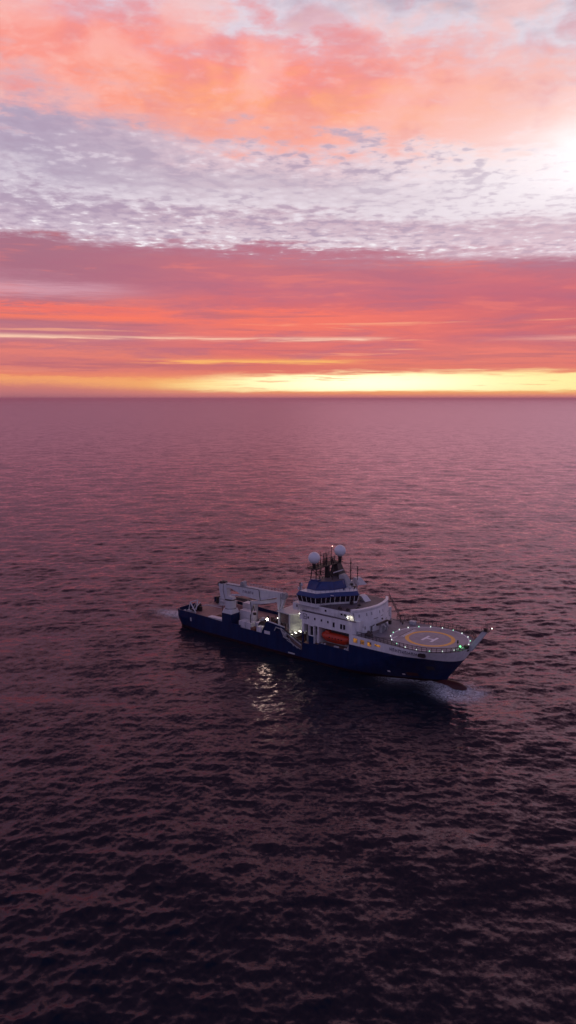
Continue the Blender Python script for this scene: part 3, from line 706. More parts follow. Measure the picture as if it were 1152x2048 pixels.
m = MB(); p = Vector(cr(4.9, 0, 18.2)); m.bar(p-d*.9, p+d*.9, .62, 14); m.frust([cr(4.0, -.7, 17.4), cr(5.9, -.7, 17.4), cr(5.9, .7, 17.4), cr(4.0, .7, 17.4)], [cr(4.4, -.6, 18.2), cr(5.5, -.6, 18.2), cr(5.5, .6, 18.2), cr(4.4, .6, 18.2)]); m.build('boom_winch', 'grey', CR)
m = MB(); p = Vector(cr(-3.1, 0, 17.5)); m.bar(p-d*.8, p+d*.8, .5, 12); p = Vector(cr(-1.9, 0, 17.7)); m.bar(p-d*.6, p+d*.6, .35, 12); m.box(*sorted((cr(-4.4, 0, 0)[0], cr(-3.6, 0, 0)[0])), -9.2, -8.0, 16.2, 17.4); split(m, 'luffing_winch', 'rail', CR)
railrun('boom_railing', [cr(6.5, .7, 17.4), cr(18.5, .7, 17.1)], .8, 1.1, 'lightgrey', CR, .035)
railrun('boom_railing', [cr(-1, -.65, 17.4), cr(12, -.65, 17.2)], .45, 1.3, 'lightgrey', CR, .03)
m = MB(); u = 5.2
for k in range(6):
    w = .42
    cside(m, [(u, 15.45), (u+.12, 15.45), (u+.12, 16.15), (u, 16.15)], -.80, -.74)
    zz = 16.03 if k in (0, 1, 4) else 15.45
    cside(m, [(u, zz), (u+w, zz), (u+w, zz+.12), (u, zz+.12)], -.81, -.74)
    if k % 2: cside(m, [(u+w-.1, 15.45), (u+w, 15.45), (u+w, 16.1), (u+w-.1, 16.1)], -.80, -.74)
    u += .66
m.build('boom_lettering', 'letters', CR)
m = MB(); m.poly_line([cr(8.2, -.2, 10.2), (30.0, -9.2, 5.2)], .07, 4); m.poly_line([(30.4, -8.9, 9.4), (30.4, -8.9, 4.2)], .12, 5)
for k in range(6): m.bar((30.4, -8.9, 5.4+k*.5), (30.7, -8.3, 5.5+k*.5), .05, 4)
m.build('hook_line', 'dark', CR)

# ------------------------------------------------------------------ loose cargo and gear on the aft deck (things of their own)
def cargo_box(name, label, cat, x, y, z, lx, ly, lz, m_='contwhite', ribs=True, group=None, rz=0, rounded=False):
    t = thing(name, label, cat, W(x, y, z), HEAD+R(rz), group)
    m = MB()
    if rounded:
        n = 8; pr = [(-lx/2, -ly/2)]
        for k in range(n+1):
            a = -math.pi/2+math.pi*k/n; pr.append((lx/2-ly/2+ly/2*math.cos(a), ly/2*math.sin(a)))
        pr.append((-lx/2, ly/2)); m.prism(pr, 0, lz)
    else: m.box(-lx/2, lx/2, -ly/2, ly/2, 0, lz)
    m.build('body', m_, t)
    m = MB()
    if ribs:
        n = int(lx/.45)
        for k in range(n):
            x0 = -lx/2+.2+k*(lx-.4)/n
            for sg in (-1, 1): m.box(x0, x0+.16, sg*ly/2-.05 if sg < 0 else ly/2, sg*ly/2 if sg < 0 else ly/2+.05, .15, lz-.15)
        split(m, 'rib', m_, t)
        m = MB()
    if not rounded:
        for sx in (-1, 1):
            for sy in (-1, 1):
                m.box(sx*lx/2-.07, sx*lx/2+.07, sy*ly/2-.07, sy*ly/2+.07, -.003, lz+.02)
        split(m, 'corner_post', 'lightgrey', t)
        m = MB(); m.box(lx/2, lx/2+.03, -ly/2+.12, -.03, .12, lz-.12); m.box(lx/2, lx/2+.03, .03, ly/2-.12, .12, lz-.12); split(m, 'door', 'lightgrey', t)
    return t
Z = 4.105
cargo_box('cargo_container', 'white box container at the ship side nearest the crane pedestal', 'container', 27.4, -8.2, Z, 2.4, 2.5, 2.75, group='white containers on the aft deck')
cargo_box('cargo_container', 'white box container at the ship side between its twin and the brown skip', 'container', 29.95, -8.2, Z, 2.1, 2.4, 2.7, group='white containers on the aft deck')
cargo_box('cargo_container', 'smaller white container set back behind the brown skip', 'container', 32.0, -6.5, Z, 2.0, 2.0, 2.6, group='white containers on the aft deck')
cargo_box('stores_cabin', 'long white cabin with a rounded end beside the crane pedestal', 'cabin', 26.2, -4.8, Z, 5.6, 2.3, 4.85, ribs=False, rounded=True)
cargo_box('shipping_container', 'tall ribbed white container under the crane boom', 'container', 23.8, -1.5, Z, 4.0, 2.5, 6.2)
cargo_box('white_locker', 'short white locker hard against the raised blue hull side', 'locker', 34.4, -8.7, Z, 1.9, 1.7, 2.3, ribs=False)
# white slab / tank top along the side aft of the pedestal
t = thing('deck_hatch_cover', 'flat lavender white cover lying along the ship side aft of the crane', 'hatch cover', W(15.9, -8.2, Z), HEAD)
m = MB(); m.side([(-3.4, 0), (3.4, 0), (3.4, 1.55), (-3.4, 1.4)], -.9, 1.0); m.build('cover', 'contwhite', t)
m = MB(); [m.box(-3.2+k*1.05, -3.1+k*1.05, -.93, -.9, .1, 1.35) for k in range(7)]; split(m, 'seam', 'lightgrey', t)
t = thing('slatted_rack', 'dark brown slatted rack on the aft deck beside the crane', 'rack', W(16.5, -5.2, Z), HEAD)
m = MB(); m.box(-3.5, 3.2, -1.1, 1.1, 0, .9); m.build('bed', 'machinery', t)
m = MB()
for k in range(9): m.box(-3.4+k*.75, -3.15+k*.75, -1.15, 1.15, .9, 1.05)
split(m, 'slat', 'rust', t)
t = thing('steel_skip', 'brown rusty steel skip between the white containers', 'skip', W(31.7, -8.7, Z), HEAD)
m = MB(); m.prism([(-.7, -.7), (.7, -.7), (.7, .7), (-.7, .7)], 0, 1.4, [(-.85, -.85), (.85, -.85), (.85, .85), (-.85, .85)]); m.build('bin', 'rust', t)
m = MB(); m.box(-.9, .9, -.9, -.8, 1.36, 1.48); m.box(-.9, .9, .8, .9, 1.36, 1.48); split(m, 'rim_bar', 'machinery', t)
t = thing('cable_reel', 'black cable reel standing behind the white locker', 'cable reel', W(34.3, -6.9, Z), HEAD)
m = MB(); m.bar((0, -.8, 1.9), (0, .8, 1.9), 1.3, 22); m.build('cable', 'dark', t)
for sg in (-1, 1):
    m = MB(); m.bar((0, sg*.8, 1.9), (0, sg*.95, 1.9), 1.75, 24); split(m, 'flange', 'dark', t)
m = MB(); [m.bar((sx*1.2, sy*1.05, 0), (0, sy*1.05, 1.9), .12, 5) for sx in (-1, 1) for sy in (-1, 1)]; split(m, 'stand_leg', 'lightgrey', t)

def winch(x, y, s, m_, label, rz=0):
    t = thing('deck_winch', label, 'winch', W(x, y, Z), HEAD+R(rz))
    m = MB(); m.bar((0, -s, s*.9), (0, s, s*.9), s*.55, 16); m.build('drum', m_, t)
    m = MB(); m.bar((0, -s-.1, s*.9), (0, -s, s*.9), s*.85, 18); m.bar((0, s, s*.9), (0, s+.1, s*.9), s*.85, 18); split(m, 'flange', 'rail', t)
    m = MB(); m.box(-s, s, -s-.3, s+.3, 0, s*.3); m.box(-.3*s, .5*s, s+.15, s+.75, s*.3, s*1.2); m.build('frame', 'grey', t)
winch(36.5, -3.2, 1.3, 'machinery', 'large brown winch drum on deck behind the deck floodlight')
winch(33.0, -1.0, 1.0, 'rust', 'rusty winch drum in the middle of the aft deck', 20)
winch(38.4, 1.6, 1.2, 'dark', 'dark winch drum close to the hangar mouth')
t = thing('crane_block', 'dark lifting block resting under the folded crane jib', 'lifting block', W(38.0, -1.8, Z), HEAD)
m = MB(); m.box(-1.8, 1.8, -1, 1, 4.6, 6.1); m.prism([(-1.8, -1), (1.8, -1), (1.8, 1), (-1.8, 1)], 6.1, 6.9, [(-1.0, -.6), (1.0, -.6), (1.0, .6), (-1.0, .6)]); m.build('block', 'dark', t)
m = MB(); [m.box(sx*1.6-.15, sx*1.6+.15, sy*.8-.15, sy*.8+.15, 0, 4.6) for sx in (-1, 1) for sy in (-1, 1)]; split(m, 'stand_leg', 'lightgrey', t)
# assorted pallets and packs
packs = [(29.5, -1.5, 1.5, 1.2, 2.6, 'machinery', 'brown crated machinery just inboard of the rounded cabin'), (31.0, -3.6, 1.1, .9, 3.2, 'lightgrey', 'tall grey cabinet standing under the jib end'),
         (33.2, 2.2, 1.6, 1.4, 2.2, 'dark', 'black crate near the far rail amidships'), (35.4, 4.6, 1.8, 1.2, 2.8, 'machinery', 'brown crate against the far bulwark'),
         (38.6, -6.4, 1.2, 1.0, 2.6, 'rust', 'rusty pack beside the hangar corner'), (20.5, 3.8, 1.0, 1.0, 2.0, 'dark', 'small dark crate by the tall ribbed container'),
         (18.6, 1.0, 1.2, 1.2, 1.5, 'rust', 'low rusty crate on the aft deck behind the crane column')]
for i, (x, y, lx, ly, h, mm_, lab) in enumerate(packs):
    t = thing('deck_crate', lab, 'crate', W(x, y, Z), HEAD+R(random.uniform(-6, 6)), 'crates and machinery packs on the aft deck')
    m = MB(); m.box(-lx, lx, -ly, ly, .15, h*.8); m.box(-lx*.5, lx*.7, -ly*.6, ly*.5, h*.8, h); m.build('body', mm_, t)
    m = MB(); [m.box(-lx+k*2*lx/4-.05, -lx+k*2*lx/4+.05, -ly-.04, ly+.04, 0, h*.8+.03) for k in range(5)]; split(m, 'strap', 'lightgrey' if mm_ != 'lightgrey' else 'rail', t)
# fixed gear of the ship aft: stern gantry, davit at port quarter, walkways
m = MB()
m.poly_line([(.8, -6.4, 4.1), (1.4, -6.0, 7.6), (2.6, -3.6, 8.0), (4.0, -6.4, 4.1)], .17, 5); m.bar((1.4, -6.0, 7.6), (5.4, -7.4, 5.0), .2, 5); m.bar((.2, -4.0, 4.1), (2.4, -4.2, 7.4), .15, 5)
m.poly_line([(1.2, -1.4, 4.1), (1.6, -1.6, 6.6), (3.2, -4.8, 6.2), (3.6, -7.2, 4.4)], .14, 5)
m.box(1.4, 3.2, -7.4, -5.2, 4.1, 5.4)
m.build('stern_gantry', 'lightgrey', ship)
m = MB(); m.box(.6, 2.0, -3.6, -1.4, 4.1, 6.1); m.cyl(2.8, -2.6, 4.1, 5.6, .55, n=10); m.bar((2.2, -6.8, 5.6), (4.2, -6.2, 5.2), .35, 8); m.build('stern_winch', 'dark', ship)
m = MB(); m.box(-.9, -.3, -6.9, -6.2, 4.1, 4.8); m.box(-.9, .2, -5.3, -4.1, 4.1, 4.4); split(m, 'mooring_bitt', 'mark', ship)
m = MB(); m.poly_line([(-1.3, -1.0, 4.5), (2.0, .6, 5.3), (7.5, 2.6, 4.9)], .13, 5); m.poly_line([(2.0, .6, 5.3), (9.5, 2.0, 6.2)], .1, 5); m.build('stern_boom', 'contwhite', ship)
m = MB(); m.box(1.6, 4.2, 7.0, 8.6, 4.1, 6.5); m.box(4.2, 8.5, 7.2, 9.4, 4.1, 6.0); m.poly_line([(4.2, 8.0, 6.2), (12, 8.2, 7.4), (14, 8.2, 4.1)], .2, 5); m.build('port_davit', 'lightgrey', ship)
m = MB(); m.box(1.3, 2.0, 6.2, 7.8, 4.6, 6.9); m.prism([(8.5, 7.3), (17.0, 7.3), (17.0, 9.3), (8.5, 9.3)], 6.9, 7.8, [(9.5, 7.6), (16.5, 7.6), (16.5, 9), (9.5, 9)]); m.build('covered_raft', 'dark', ship)
m = MB(); m.poly_line([(3.4, 6.0, 6.0), (16.0, 4.2, 6.4)], .12, 5); m.poly_line([(5.0, 4.4, 5.4), (15.0, 5.0, 5.8)], .09, 5); split(m, 'stowed_pole', 'contwhite', ship)
m = MB(); m.box(12.5, 18.5, 3.2, 3.5, 4.1, 7.0); m.build('port_screen', 'deck', ship)
m = MB(); m.poly_line([(11.4, -1.2, 4.1), (11.4, -1.2, 7.2)], .09, 5); m.build('deck_post', 'rail', ship)
railrun('side_rail', [(27.5, 9.8, 5.0), (36, 9.8, 5.0)], 2.2, 1.5, 'rail', ship, .06)
m = MB(); m.box(27, 40, 8.4, 9.7, 4.1, 6.0)
for k in range(7): m.box(27.5+k*1.8, 28.6+k*1.8, 7.6, 9.2, 6.0, 6.6+.7*(k % 3))
split(m, 'deck_locker', 'machinery', ship)
m = MB(); m.bar((38.0, -9.85, 8.95), (44.4, -9.85, 8.3), .2, 5); m.build('gunwale_cap', 'lightgrey', ship)
rr = random.Random(11); m = MB()
for k in range(46):
    x = rr.uniform(27, 44); y = rr.uniform(-6.8, 7); h = rr.uniform(.4, 2.6); s = rr.uniform(.15, .5)
    if rr.random() < .5: m.box(x-s, x+s, y-s, y+s, 4.1, 4.1+h)
    else: m.bar((x, y, 4.1), (x+rr.uniform(-1, 1), y+rr.uniform(-1, 1), 4.1+h), .1, 5)
split(m, 'deck_fitting', 'machinery', ship)
# aft house wall beneath the hangar
m = MB(); m.box(42.0, 50.9, 3.0, 9.4, 4.1, 13.9); m.build('casing', 'white', ship)

# ------------------------------------------------------------------ lifeboat (hangs in its bay)
lb = thing('lifeboat', 'orange enclosed lifeboat hanging in the recess in the white side', 'lifeboat', W(61.7, -8.5, 6.6), HEAD)
m = MB(); prof = [(-4.75, .12, 1.9), (-4.5, .7, 1.85), (-3.9, 1.05, 1.7), (-2.8, 1.28, 1.6), (0, 1.35, 1.55), (2.8, 1.28, 1.6), (3.9, .95, 1.75), (4.5, .55, 1.95), (4.8, .1, 2.1)]
rings = []
for x, r, zc in prof:
    ring = []
    for i in range(24):
        a = 2*math.pi*i/24; yy = r*math.cos(a); zz = math.sin(a)
        zz = zc+(r*1.05*zz if zz > 0 else r*1.1*zz); ring.append((x, yy*(1.0 if zz > zc-.3 else .92), zz))
    rings.append(ring)
for a, b in zip(rings, rings[1:]): m.shell(a, b)
m.add(rings[0], [tuple(range(24))]); m.add(rings[-1], [tuple(range(24))]); LBODY = m.build('hull', 'orange', lb, smooth=True)
m = MB(); m.prism([(-3.6, -.6), (-2.0, -.7), (-2.0, .7), (-3.6, .6)], 2.7, 3.35, [(-3.3, -.5), (-2.2, -.55), (-2.2, .55), (-3.3, .5)]); m.build('wheelhouse', 'orange', lb)
m = MB()
for k in range(5): m.box(-1.6+k*1.0, -1.2+k*1.0, -1.37, -1.28, 1.75, 2.0)
split(m, 'porthole', 'glass', lb)
m = MB(); m.bar((-4.3, -.95, 1.35), (0, -1.4, 1.3), .07, 5); m.bar((0, -1.4, 1.3), (4.3, -.8, 1.45), .07, 5); m.build('grab_line', 'darkred', lb)
m = MB(); [m.bar((sx, 0, 2.7), (sx, 0, 4.25), .05, 5) for sx in (-3.0, 3.0)]; split(m, 'fall_wire', 'rail', lb)
m = MB()
for x in (57.6, 58.6, 62.0, 62.6, 63.1, 65.4, 66.2): m.box(x-.2, x+.2, -9.8, -9.3, 5.65, 6.2+.3*random.random())
m.poly_line([(65.9, -9.8, 6.0), (66.6, -9.9, 7.0), (66.6, -9.9, 6.0)], .1, 5); split(m, 'bollard', 'lightgrey', ship)

# ------------------------------------------------------------------ the sea
rs = np.random.RandomState(4)
NW = 120
lam = np.exp(np.linspace(math.log(.75), math.log(46), NW))*rs.uniform(.96, 1.04, NW)
kk = 2*math.pi/lam
main = R(-78)          # direction the waves run: towards the camera, slightly to the right
ang = main+rs.normal(0, .78, NW)+np.where(rs.uniform(size=NW) < .18, R(40), 0)
slope = .14*math.sqrt(2/NW)*np.interp(lam, [1, 3, 6, 12, 20, 46], [1.5, 1.4, 1.0, .62, .40, .22])
amp = slope/kk; ph_ = rs.uniform(0, 2*math.pi, NW)
def waves(X, Y, cell):
    dx = np.zeros_like(X); dy = np.zeros_like(X); dz = np.zeros_like(X)
    # patches of rougher and calmer water
    gust = 1+.22*np.sin(X*.013+Y*.021+1.3)+.18*np.sin(X*.031-Y*.017+4)+.12*np.sin(X*.05+Y*.043)
    for i in range(NW):
        w = np.clip((lam[i]/cell-2.0)/2.0, 0, 1)
        if not w.any(): continue
        c, s = math.cos(ang[i]), math.sin(ang[i])
        p = kk[i]*(X*c+Y*s)+ph_[i]; g = (gust if lam[i] < 12 else 1)*w*amp[i]
        sn = np.sin(p); dz += g*np.cos(p); dx -= .8*g*sn*c; dy -= .8*g*sn*s
    # bow: the water is pushed away from the bulb, shallow trough in front of it
    lx = (X-OX)*HX+(Y-OY)*HY; ly = (X-OX)*PX+(Y-OY)*PY
    dz += -.75*np.exp(-((lx-97.0)/5.0)**2-((ly+2.0)/4.5)**2)
    dz += .55*np.exp(-((lx-86)/5)**2-((ly+8.5)/2.2)**2)+.35*np.exp(-((lx-101)/2.5)**2-((ly-1)/5)**2)
    return dx, dy, dz
rr_ = [60.0]
while rr_[-1] < 160000:
    r = rr_[-1]; st = max(.3, r*r*1.12e-5)
    if r > 2500: st = max(st, r*.05)
    rr_.append(r+min(st, r*.25))
rr_ = np.array(rr_)
th = np.concatenate([np.linspace(R(-34), R(34), 860), np.linspace(R(34), R(326), 150)[1:-1]])
RR, TH = np.meshgrid(rr_, th, indexing='ij')
X = RR*np.sin(TH); Y = RR*np.cos(TH)
cell = np.maximum(np.gradient(rr_)[:, None]*np.ones_like(TH)*.8, RR*np.gradient(th)[None, :].clip(.001, 1))
dx, dy, dz = waves(X, Y, cell)
fade = np.clip((RR-60)/12, 0, 1)
V = np.stack([X+dx*fade, Y+dy*fade, dz*fade], -1).reshape(-1, 3)
nr, nt_ = RR.shape
i0 = (np.arange(nr-1)[:, None]*nt_+np.arange(nt_)[None, :]); i1 = (np.arange(nr-1)[:, None]*nt_+(np.arange(nt_)[None, :]+1) % nt_)
F_ = np.stack([i0, i1, i1+nt_, i0+nt_], -1).reshape(-1, 4)
# centre disc below the camera
V = np.vstack([V, [[0, 0, 0]]]); ce = len(V)-1
tri = np.stack([(np.arange(nt_)+1) % nt_, np.arange(nt_), np.full(nt_, ce)], -1)
me = bpy.data.meshes.new('sea')
me.vertices.add(len(V)); me.vertices.foreach_set('co', V.ravel().astype(np.float32))
loops = np.concatenate([F_.ravel(), tri.ravel()]); me.loops.add(len(loops)); me.loops.foreach_set('vertex_index', loops.astype(np.int32))
starts = np.concatenate([np.arange(len(F_))*4, len(F_)*4+np.arange(len(tri))*3]); me.polygons.add(len(starts))
me.polygons.foreach_set('loop_start', starts.astype(np.int32)); me.polygons.foreach_set('use_smooth', np.ones(len(starts), bool))
me.update(calc_edges=True); me.validate()
# waves finer than the mesh spacing act as surface roughness
ch = .21+.08*np.clip(np.log(np.maximum(cell, .3)/.3)/math.log(60), 0, 1)
ch = np.append(ch.ravel(), .21).astype(np.float32)
at_ = me.attributes.new('fine_chop', 'FLOAT', 'POINT'); at_.data.foreach_set('value', ch)
sea = bpy.data.objects.new('sea', me); col.objects.link(sea); sea['kind'] = 'structure'
m = bpy.data.materials.new('sea_water'); m.use_nodes = True; nt = m.node_tree; b = nt.nodes['Principled BSDF']
b.inputs['Base Color'].default_value = (.001, .0016, .005, 1); b.inputs['Specular Tint'].default_value = (.62, .66, .9, 1); b.inputs['Specular IOR Level'].default_value = .45; b.inputs['IOR'].default_value = 1.333
tc = nt.nodes.new('ShaderNodeTexCoord')
def noise_node(scale, detail, rot, sx, sy):
    mp = nt.nodes.new('ShaderNodeMapping'); mp.inputs['Rotation'].default_value = (0, 0, rot); mp.inputs['Scale'].default_value = (sx, sy, 1)
    nt.links.new(tc.outputs['Object'], mp.inputs[0]); n = nt.nodes.new('ShaderNodeTexNoise'); n.inputs['Scale'].default_value = scale
    n.inputs['Detail'].default_value = detail; n.inputs['Roughness'].default_value = .6; n.inputs['Distortion'].default_value = .4
    nt.links.new(mp.outputs[0], n.inputs['Vector']); return n
geo = nt.nodes.new('ShaderNodeNewGeometry')
ca_ = nt.nodes.new('ShaderNodeAttribute'); ca_.attribute_name = 'fine_chop'; pass
vec = geo.outputs['Normal']
for sc_, det, rot, sx, sy, k in ((1.9, 5, R(8), .95, 1.1, .42), (.42, 5, R(-6), .95, 1.1, .50), (.08, 5, R(4), .8, 1.2, .48)):
    n = noise_node(sc_, det, rot, sx, sy)
    sb = nt.nodes.new('ShaderNodeVectorMath'); sb.operation = 'SUBTRACT'; sb.inputs[1].default_value = (.5, .5, .5); nt.links.new(n.node.outputs['Color'] if hasattr(n, 'node') else n.outputs['Color'], sb.inputs[0])
    ml = nt.nodes.new('ShaderNodeVectorMath'); ml.operation = 'MULTIPLY'; ml.inputs[1].default_value = (k, k, 0); nt.links.new(sb.outputs[0], ml.inputs[0])
    ad = nt.nodes.new('ShaderNodeVectorMath'); ad.operation = 'ADD'; nt.links.new(vec, ad.inputs[0]); nt.links.new(ml.outputs[0], ad.inputs[1]); vec = ad.outputs[0]
nm_ = nt.nodes.new('ShaderNodeVectorMath'); nm_.operation = 'NORMALIZE'; nt.links.new(vec, nm_.inputs[0])
gl = nt.nodes.new('ShaderNodeBsdfGlossy'); gl.inputs['Color'].default_value = (.68, .50, .61, 1); nt.links.new(ca_.outputs['Fac'], gl.inputs['Roughness']); nt.links.new(nm_.outputs[0], gl.inputs['Normal'])
df = nt.nodes.new('ShaderNodeBsdfDiffuse'); df.inputs['Color'].default_value = (.0026, .0095, .0190, 1); nt.links.new(nm_.outputs[0], df.inputs['Normal'])
fr = nt.nodes.new('ShaderNodeFresnel'); fr.inputs['IOR'].default_value = 1.333; nt.links.new(nm_.outputs[0], fr.inputs['Normal'])
ms = nt.nodes.new('ShaderNodeMixShader'); nt.links.new(fr.outputs[0], ms.inputs[0]); nt.links.new(df.outputs[0], ms.inputs[1]); nt.links.new(gl.outputs[0], ms.inputs[2])
nt.links.new(ms.outputs[0], nt.nodes['Material Output'].inputs['Surface']); nt.nodes.remove(b)
me.materials.append(m)

# ------------------------------------------------------------------ foam: broken sheets riding on the waves
def foam(name, x0, x1, y0, y1, n, mask, thresh, seed):
    gx = np.linspace(x0, x1, n); gy = np.linspace(y0, y1, n); LX, LY = np.meshgrid(gx, gy, indexing='ij')
    X = OX+LX*HX+LY*PX; Y = OY+LX*HY+LY*PY
    r = np.hypot(X, Y); cell = np.maximum(r*r*1.12e-5*.8, r*.00134)
    dx, dy, dz = waves(X, Y, cell)
    V = np.stack([X+dx, Y+dy, dz+.07], -1).reshape(-1, 3); a = mask(LX, LY).ravel()
    F = [(i*n+j, (i+1)*n+j, (i+1)*n+j+1, i*n+j+1) for i in range(n-1) for j in range(n-1)]
    me = bpy.data.meshes.new(name); me.from_pydata(V.tolist(), [], F)
    at = me.attributes.new('cover', 'FLOAT', 'POINT'); at.data.foreach_set('value', a.astype(np.float32))
    o = bpy.data.objects.new(name, me); col.objects.link(o); o['kind'] = 'stuff'
    for p in me.polygons: p.use_smooth = True
    m = bpy.data.materials.new(name+'_material'); m.use_nodes = True; nt = m.node_tree; b = nt.nodes['Principled BSDF']
    b.inputs['Base Color'].default_value = (.72, .74, .8, 1); b.inputs['Roughness'].default_value = .7
    tc = nt.nodes.new('ShaderNodeTexCoord'); mp = nt.nodes.new('ShaderNodeMapping'); mp.inputs['Location'].default_value = (seed, 0, 0)
    mp.inputs['Rotation'].default_value = (0, 0, HEAD+.2); mp.inputs['Scale'].default_value = (.8, 1.2, 1); nt.links.new(tc.outputs['Object'], mp.inputs[0])
    n1 = nt.nodes.new('ShaderNodeTexNoise'); n1.inputs['Scale'].default_value = 1.1; n1.inputs['Detail'].default_value = 9; n1.inputs['Roughness'].default_value = .7; n1.inputs['Distortion'].default_value = 1.6
    nt.links.new(mp.outputs[0], n1.inputs['Vector'])
    rd = nt.nodes.new('ShaderNodeMath'); rd.operation = 'SUBTRACT'; rd.inputs[1].default_value = .5; nt.links.new(n1.outputs[0], rd.inputs[0])
    ab = nt.nodes.new('ShaderNodeMath'); ab.operation = 'ABSOLUTE'; nt.links.new(rd.outputs[0], ab.inputs[0])
    at = nt.nodes.new('ShaderNodeAttribute'); at.attribute_name = 'cover'
    mu0 = nt.nodes.new('ShaderNodeMath'); mu0.operation = 'MULTIPLY_ADD'; mu0.inputs[1].default_value = thresh; nt.links.new(at.outputs['Fac'], mu0.inputs[0]); ng = nt.nodes.new('ShaderNodeMath'); ng.operation = 'MULTIPLY'; ng.inputs[1].default_value = -1; nt.links.new(ab.outputs[0], ng.inputs[0]); nt.links.new(ng.outputs[0], mu0.inputs[2])
    mu = nt.nodes.new('ShaderNodeMath'); mu.operation = 'MULTIPLY'; mu.use_clamp = True; mu.inputs[1].default_value = 28; nt.links.new(mu0.outputs[0], mu.inputs[0])
    nt.links.new(mu.outputs[0], b.inputs['Alpha']); me.materials.append(m)
    return o
def bowmask(x, y):
    hb = np.vectorize(lambda a: half(a, .3) if a < 91.3 else 0)(x)
    side = np.exp(-np.clip(-y-hb, 0, 99)/3.6)*np.clip((x-72)/8, 0, 1)*np.clip((104-x)/8, 0, 1)*(y < 0)
    fr = np.exp(-(((x-97)/7)**2+((y+4)/7.5)**2)**1.3)
    return np.clip(side*1.0+fr*1.0, 0, 1)
foam('bow_foam', 68, 110, -19, 12, 150, bowmask, .062, 3)
foam('wake_foam', -32, -1.6, -12, 12, 120, lambda x, y: np.exp(-(((x+12)/9.5)**2+((y+1)/4.2)**2))*1.1, .052, 9)

# ------------------------------------------------------------------ sky
wd = bpy.data.worlds.new('World'); scene.world = wd; wd.use_nodes = True
wd.cycles.sampling_method = 'MANUAL'; wd.cycles.sample_map_resolution = 512
nt = wd.node_tree; nt.nodes.clear(); N = nt.nodes.new; Lk = nt.links.new
def math_(op, a, b=None, c=None, clamp=False):
    n = N('ShaderNodeMath'); n.operation = op; n.use_clamp = clamp
    for i, v in enumerate((a, b, c)):
        if v is None: continue
        if isinstance(v, (int, float)): n.inputs[i].default_value = v
        else: Lk(v, n.inputs[i])
    return n.outputs[0]
def mixc(f, a, b, mode='MIX'):
    n = N('ShaderNodeMix'); n.data_type = 'RGBA'; n.blend_type = mode; n.clamp_factor = True
    for s, v in (('Factor', f), ('A', a), ('B', b)):
        s_ = n.inputs[s] if s == 'Factor' else [i for i in n.inputs if i.name == s and i.type == 'RGBA'][0]
        if s == 'Factor': s_ = n.inputs[0]
        if isinstance(v, (int, float)): s_.default_value = v
        elif isinstance(v, tuple): s_.default_value = v
        else: Lk(v, s_)
    return [o for o in n.outputs if o.type == 'RGBA'][0]
def rng(v, a, b, c=0, d=1, smooth=True):
    n = N('ShaderNodeMapRange'); n.interpolation_type = 'SMOOTHSTEP' if smooth else 'LINEAR'; Lk(v, n.inputs[0])
    for i, q in enumerate((a, b, c, d)): n.inputs[i+1].default_value = q
    return n.outputs[0]
def noise(vec, scale, detail=5, rough=.55, dist=0):
    n = N('ShaderNodeTexNoise'); n.inputs['Scale'].default_value = scale; n.inputs['Detail'].default_value = detail
    n.inputs['Roughness'].default_value = rough; n.inputs['Distortion'].default_value = dist; Lk(vec, n.inputs['Vector']); return n.outputs[0]
def comb(x, y, z):
    n = N('ShaderNodeCombineXYZ')
    for i, v in enumerate((x, y, z)):
        if isinstance(v, (int, float)): n.inputs[i].default_value = v
        else: Lk(v, n.inputs[i])
    return n.outputs[0]
tc = N('ShaderNodeTexCoord'); sp = N('ShaderNodeSeparateXYZ'); Lk(tc.outputs['Generated'], sp.inputs[0])
dx_, dy_, dz_ = sp.outputs
el = math_('MULTIPLY', math_('ARCSINE', dz_), 180/math.pi)
az = math_('MULTIPLY', math_('ARCTAN2', dx_, dy_), 180/math.pi)
# cloud sheet coordinates (flat layer overhead seen in perspective)
inv = math_('DIVIDE', 1.0, math_('ADD', math_('MAXIMUM', dz_, 0), .035))
cx_ = math_('MULTIPLY', dx_, inv); cy_ = math_('MULTIPLY', dy_, inv)
sheet = comb(cx_, cy_, 0.0); sheet_s = comb(math_('MULTIPLY', cx_, .45), cy_, 3.7)
# bands: noise warps the elevation; slow drift across azimuth
band = comb(math_('MULTIPLY', az, .05), math_('MULTIPLY', el, .32), 1.0)
streak = comb(math_('MULTIPLY', az, .045), math_('MULTIPLY', el, 1.1), 5.0)
nb = noise(band, 1.4, 4, .5); ns = noise(streak, 1.6, 6, .55, .3)
nsheet = noise(sheet, 1.6, 6, .6, .2); npuff = noise(sheet, 12, 5, .6, .15); vor = N('ShaderNodeTexVoronoi'); vor.inputs['Scale'].default_value = 15; Lk(sheet, vor.inputs['Vector']); nbil = vor.outputs['Distance']; nmid = noise(sheet, 4.5, 5, .55, .12); nup = noise(comb(math_('MULTIPLY', az, .17), math_('MULTIPLY', el, .34), 2.0), 1.0, 6, .55, .35); nwide = noise(sheet_s, 1.1, 3, .5)
wlo = rng(el, 2, 9); whi = rng(el, 9, 19)
warp = math_('MULTIPLY', math_('SUBTRACT', nb, .5), rng(el, 0, 9, .5, 2.6))
warp = math_('ADD', warp, math_('MULTIPLY', math_('SUBTRACT', nsheet, .5), rng(el, 8, 22, .3, 4.5)))
warp = math_('ADD', warp, math_('MULTIPLY', math_('SUBTRACT', nmid, .5), rng(el, 9, 20, .5, 5.5)))
warp = math_('ADD', warp, math_('MULTIPLY', math_('SUBTRACT', npuff, .5), rng(el, 9.0, 17, 1.0, 4.0)))
warp = math_('ADD', warp, math_('MULTIPLY', math_('SUBTRACT', ns, .5), rng(el, 0, 7, .5, 1.6)))
warp = math_('ADD', warp, math_('MULTIPLY', az, rng(el, 9, 22, .03, .10, False)))
e2 = math_('ADD', el, math_('MULTIPLY', warp, rng(el, 0, 1.6)))
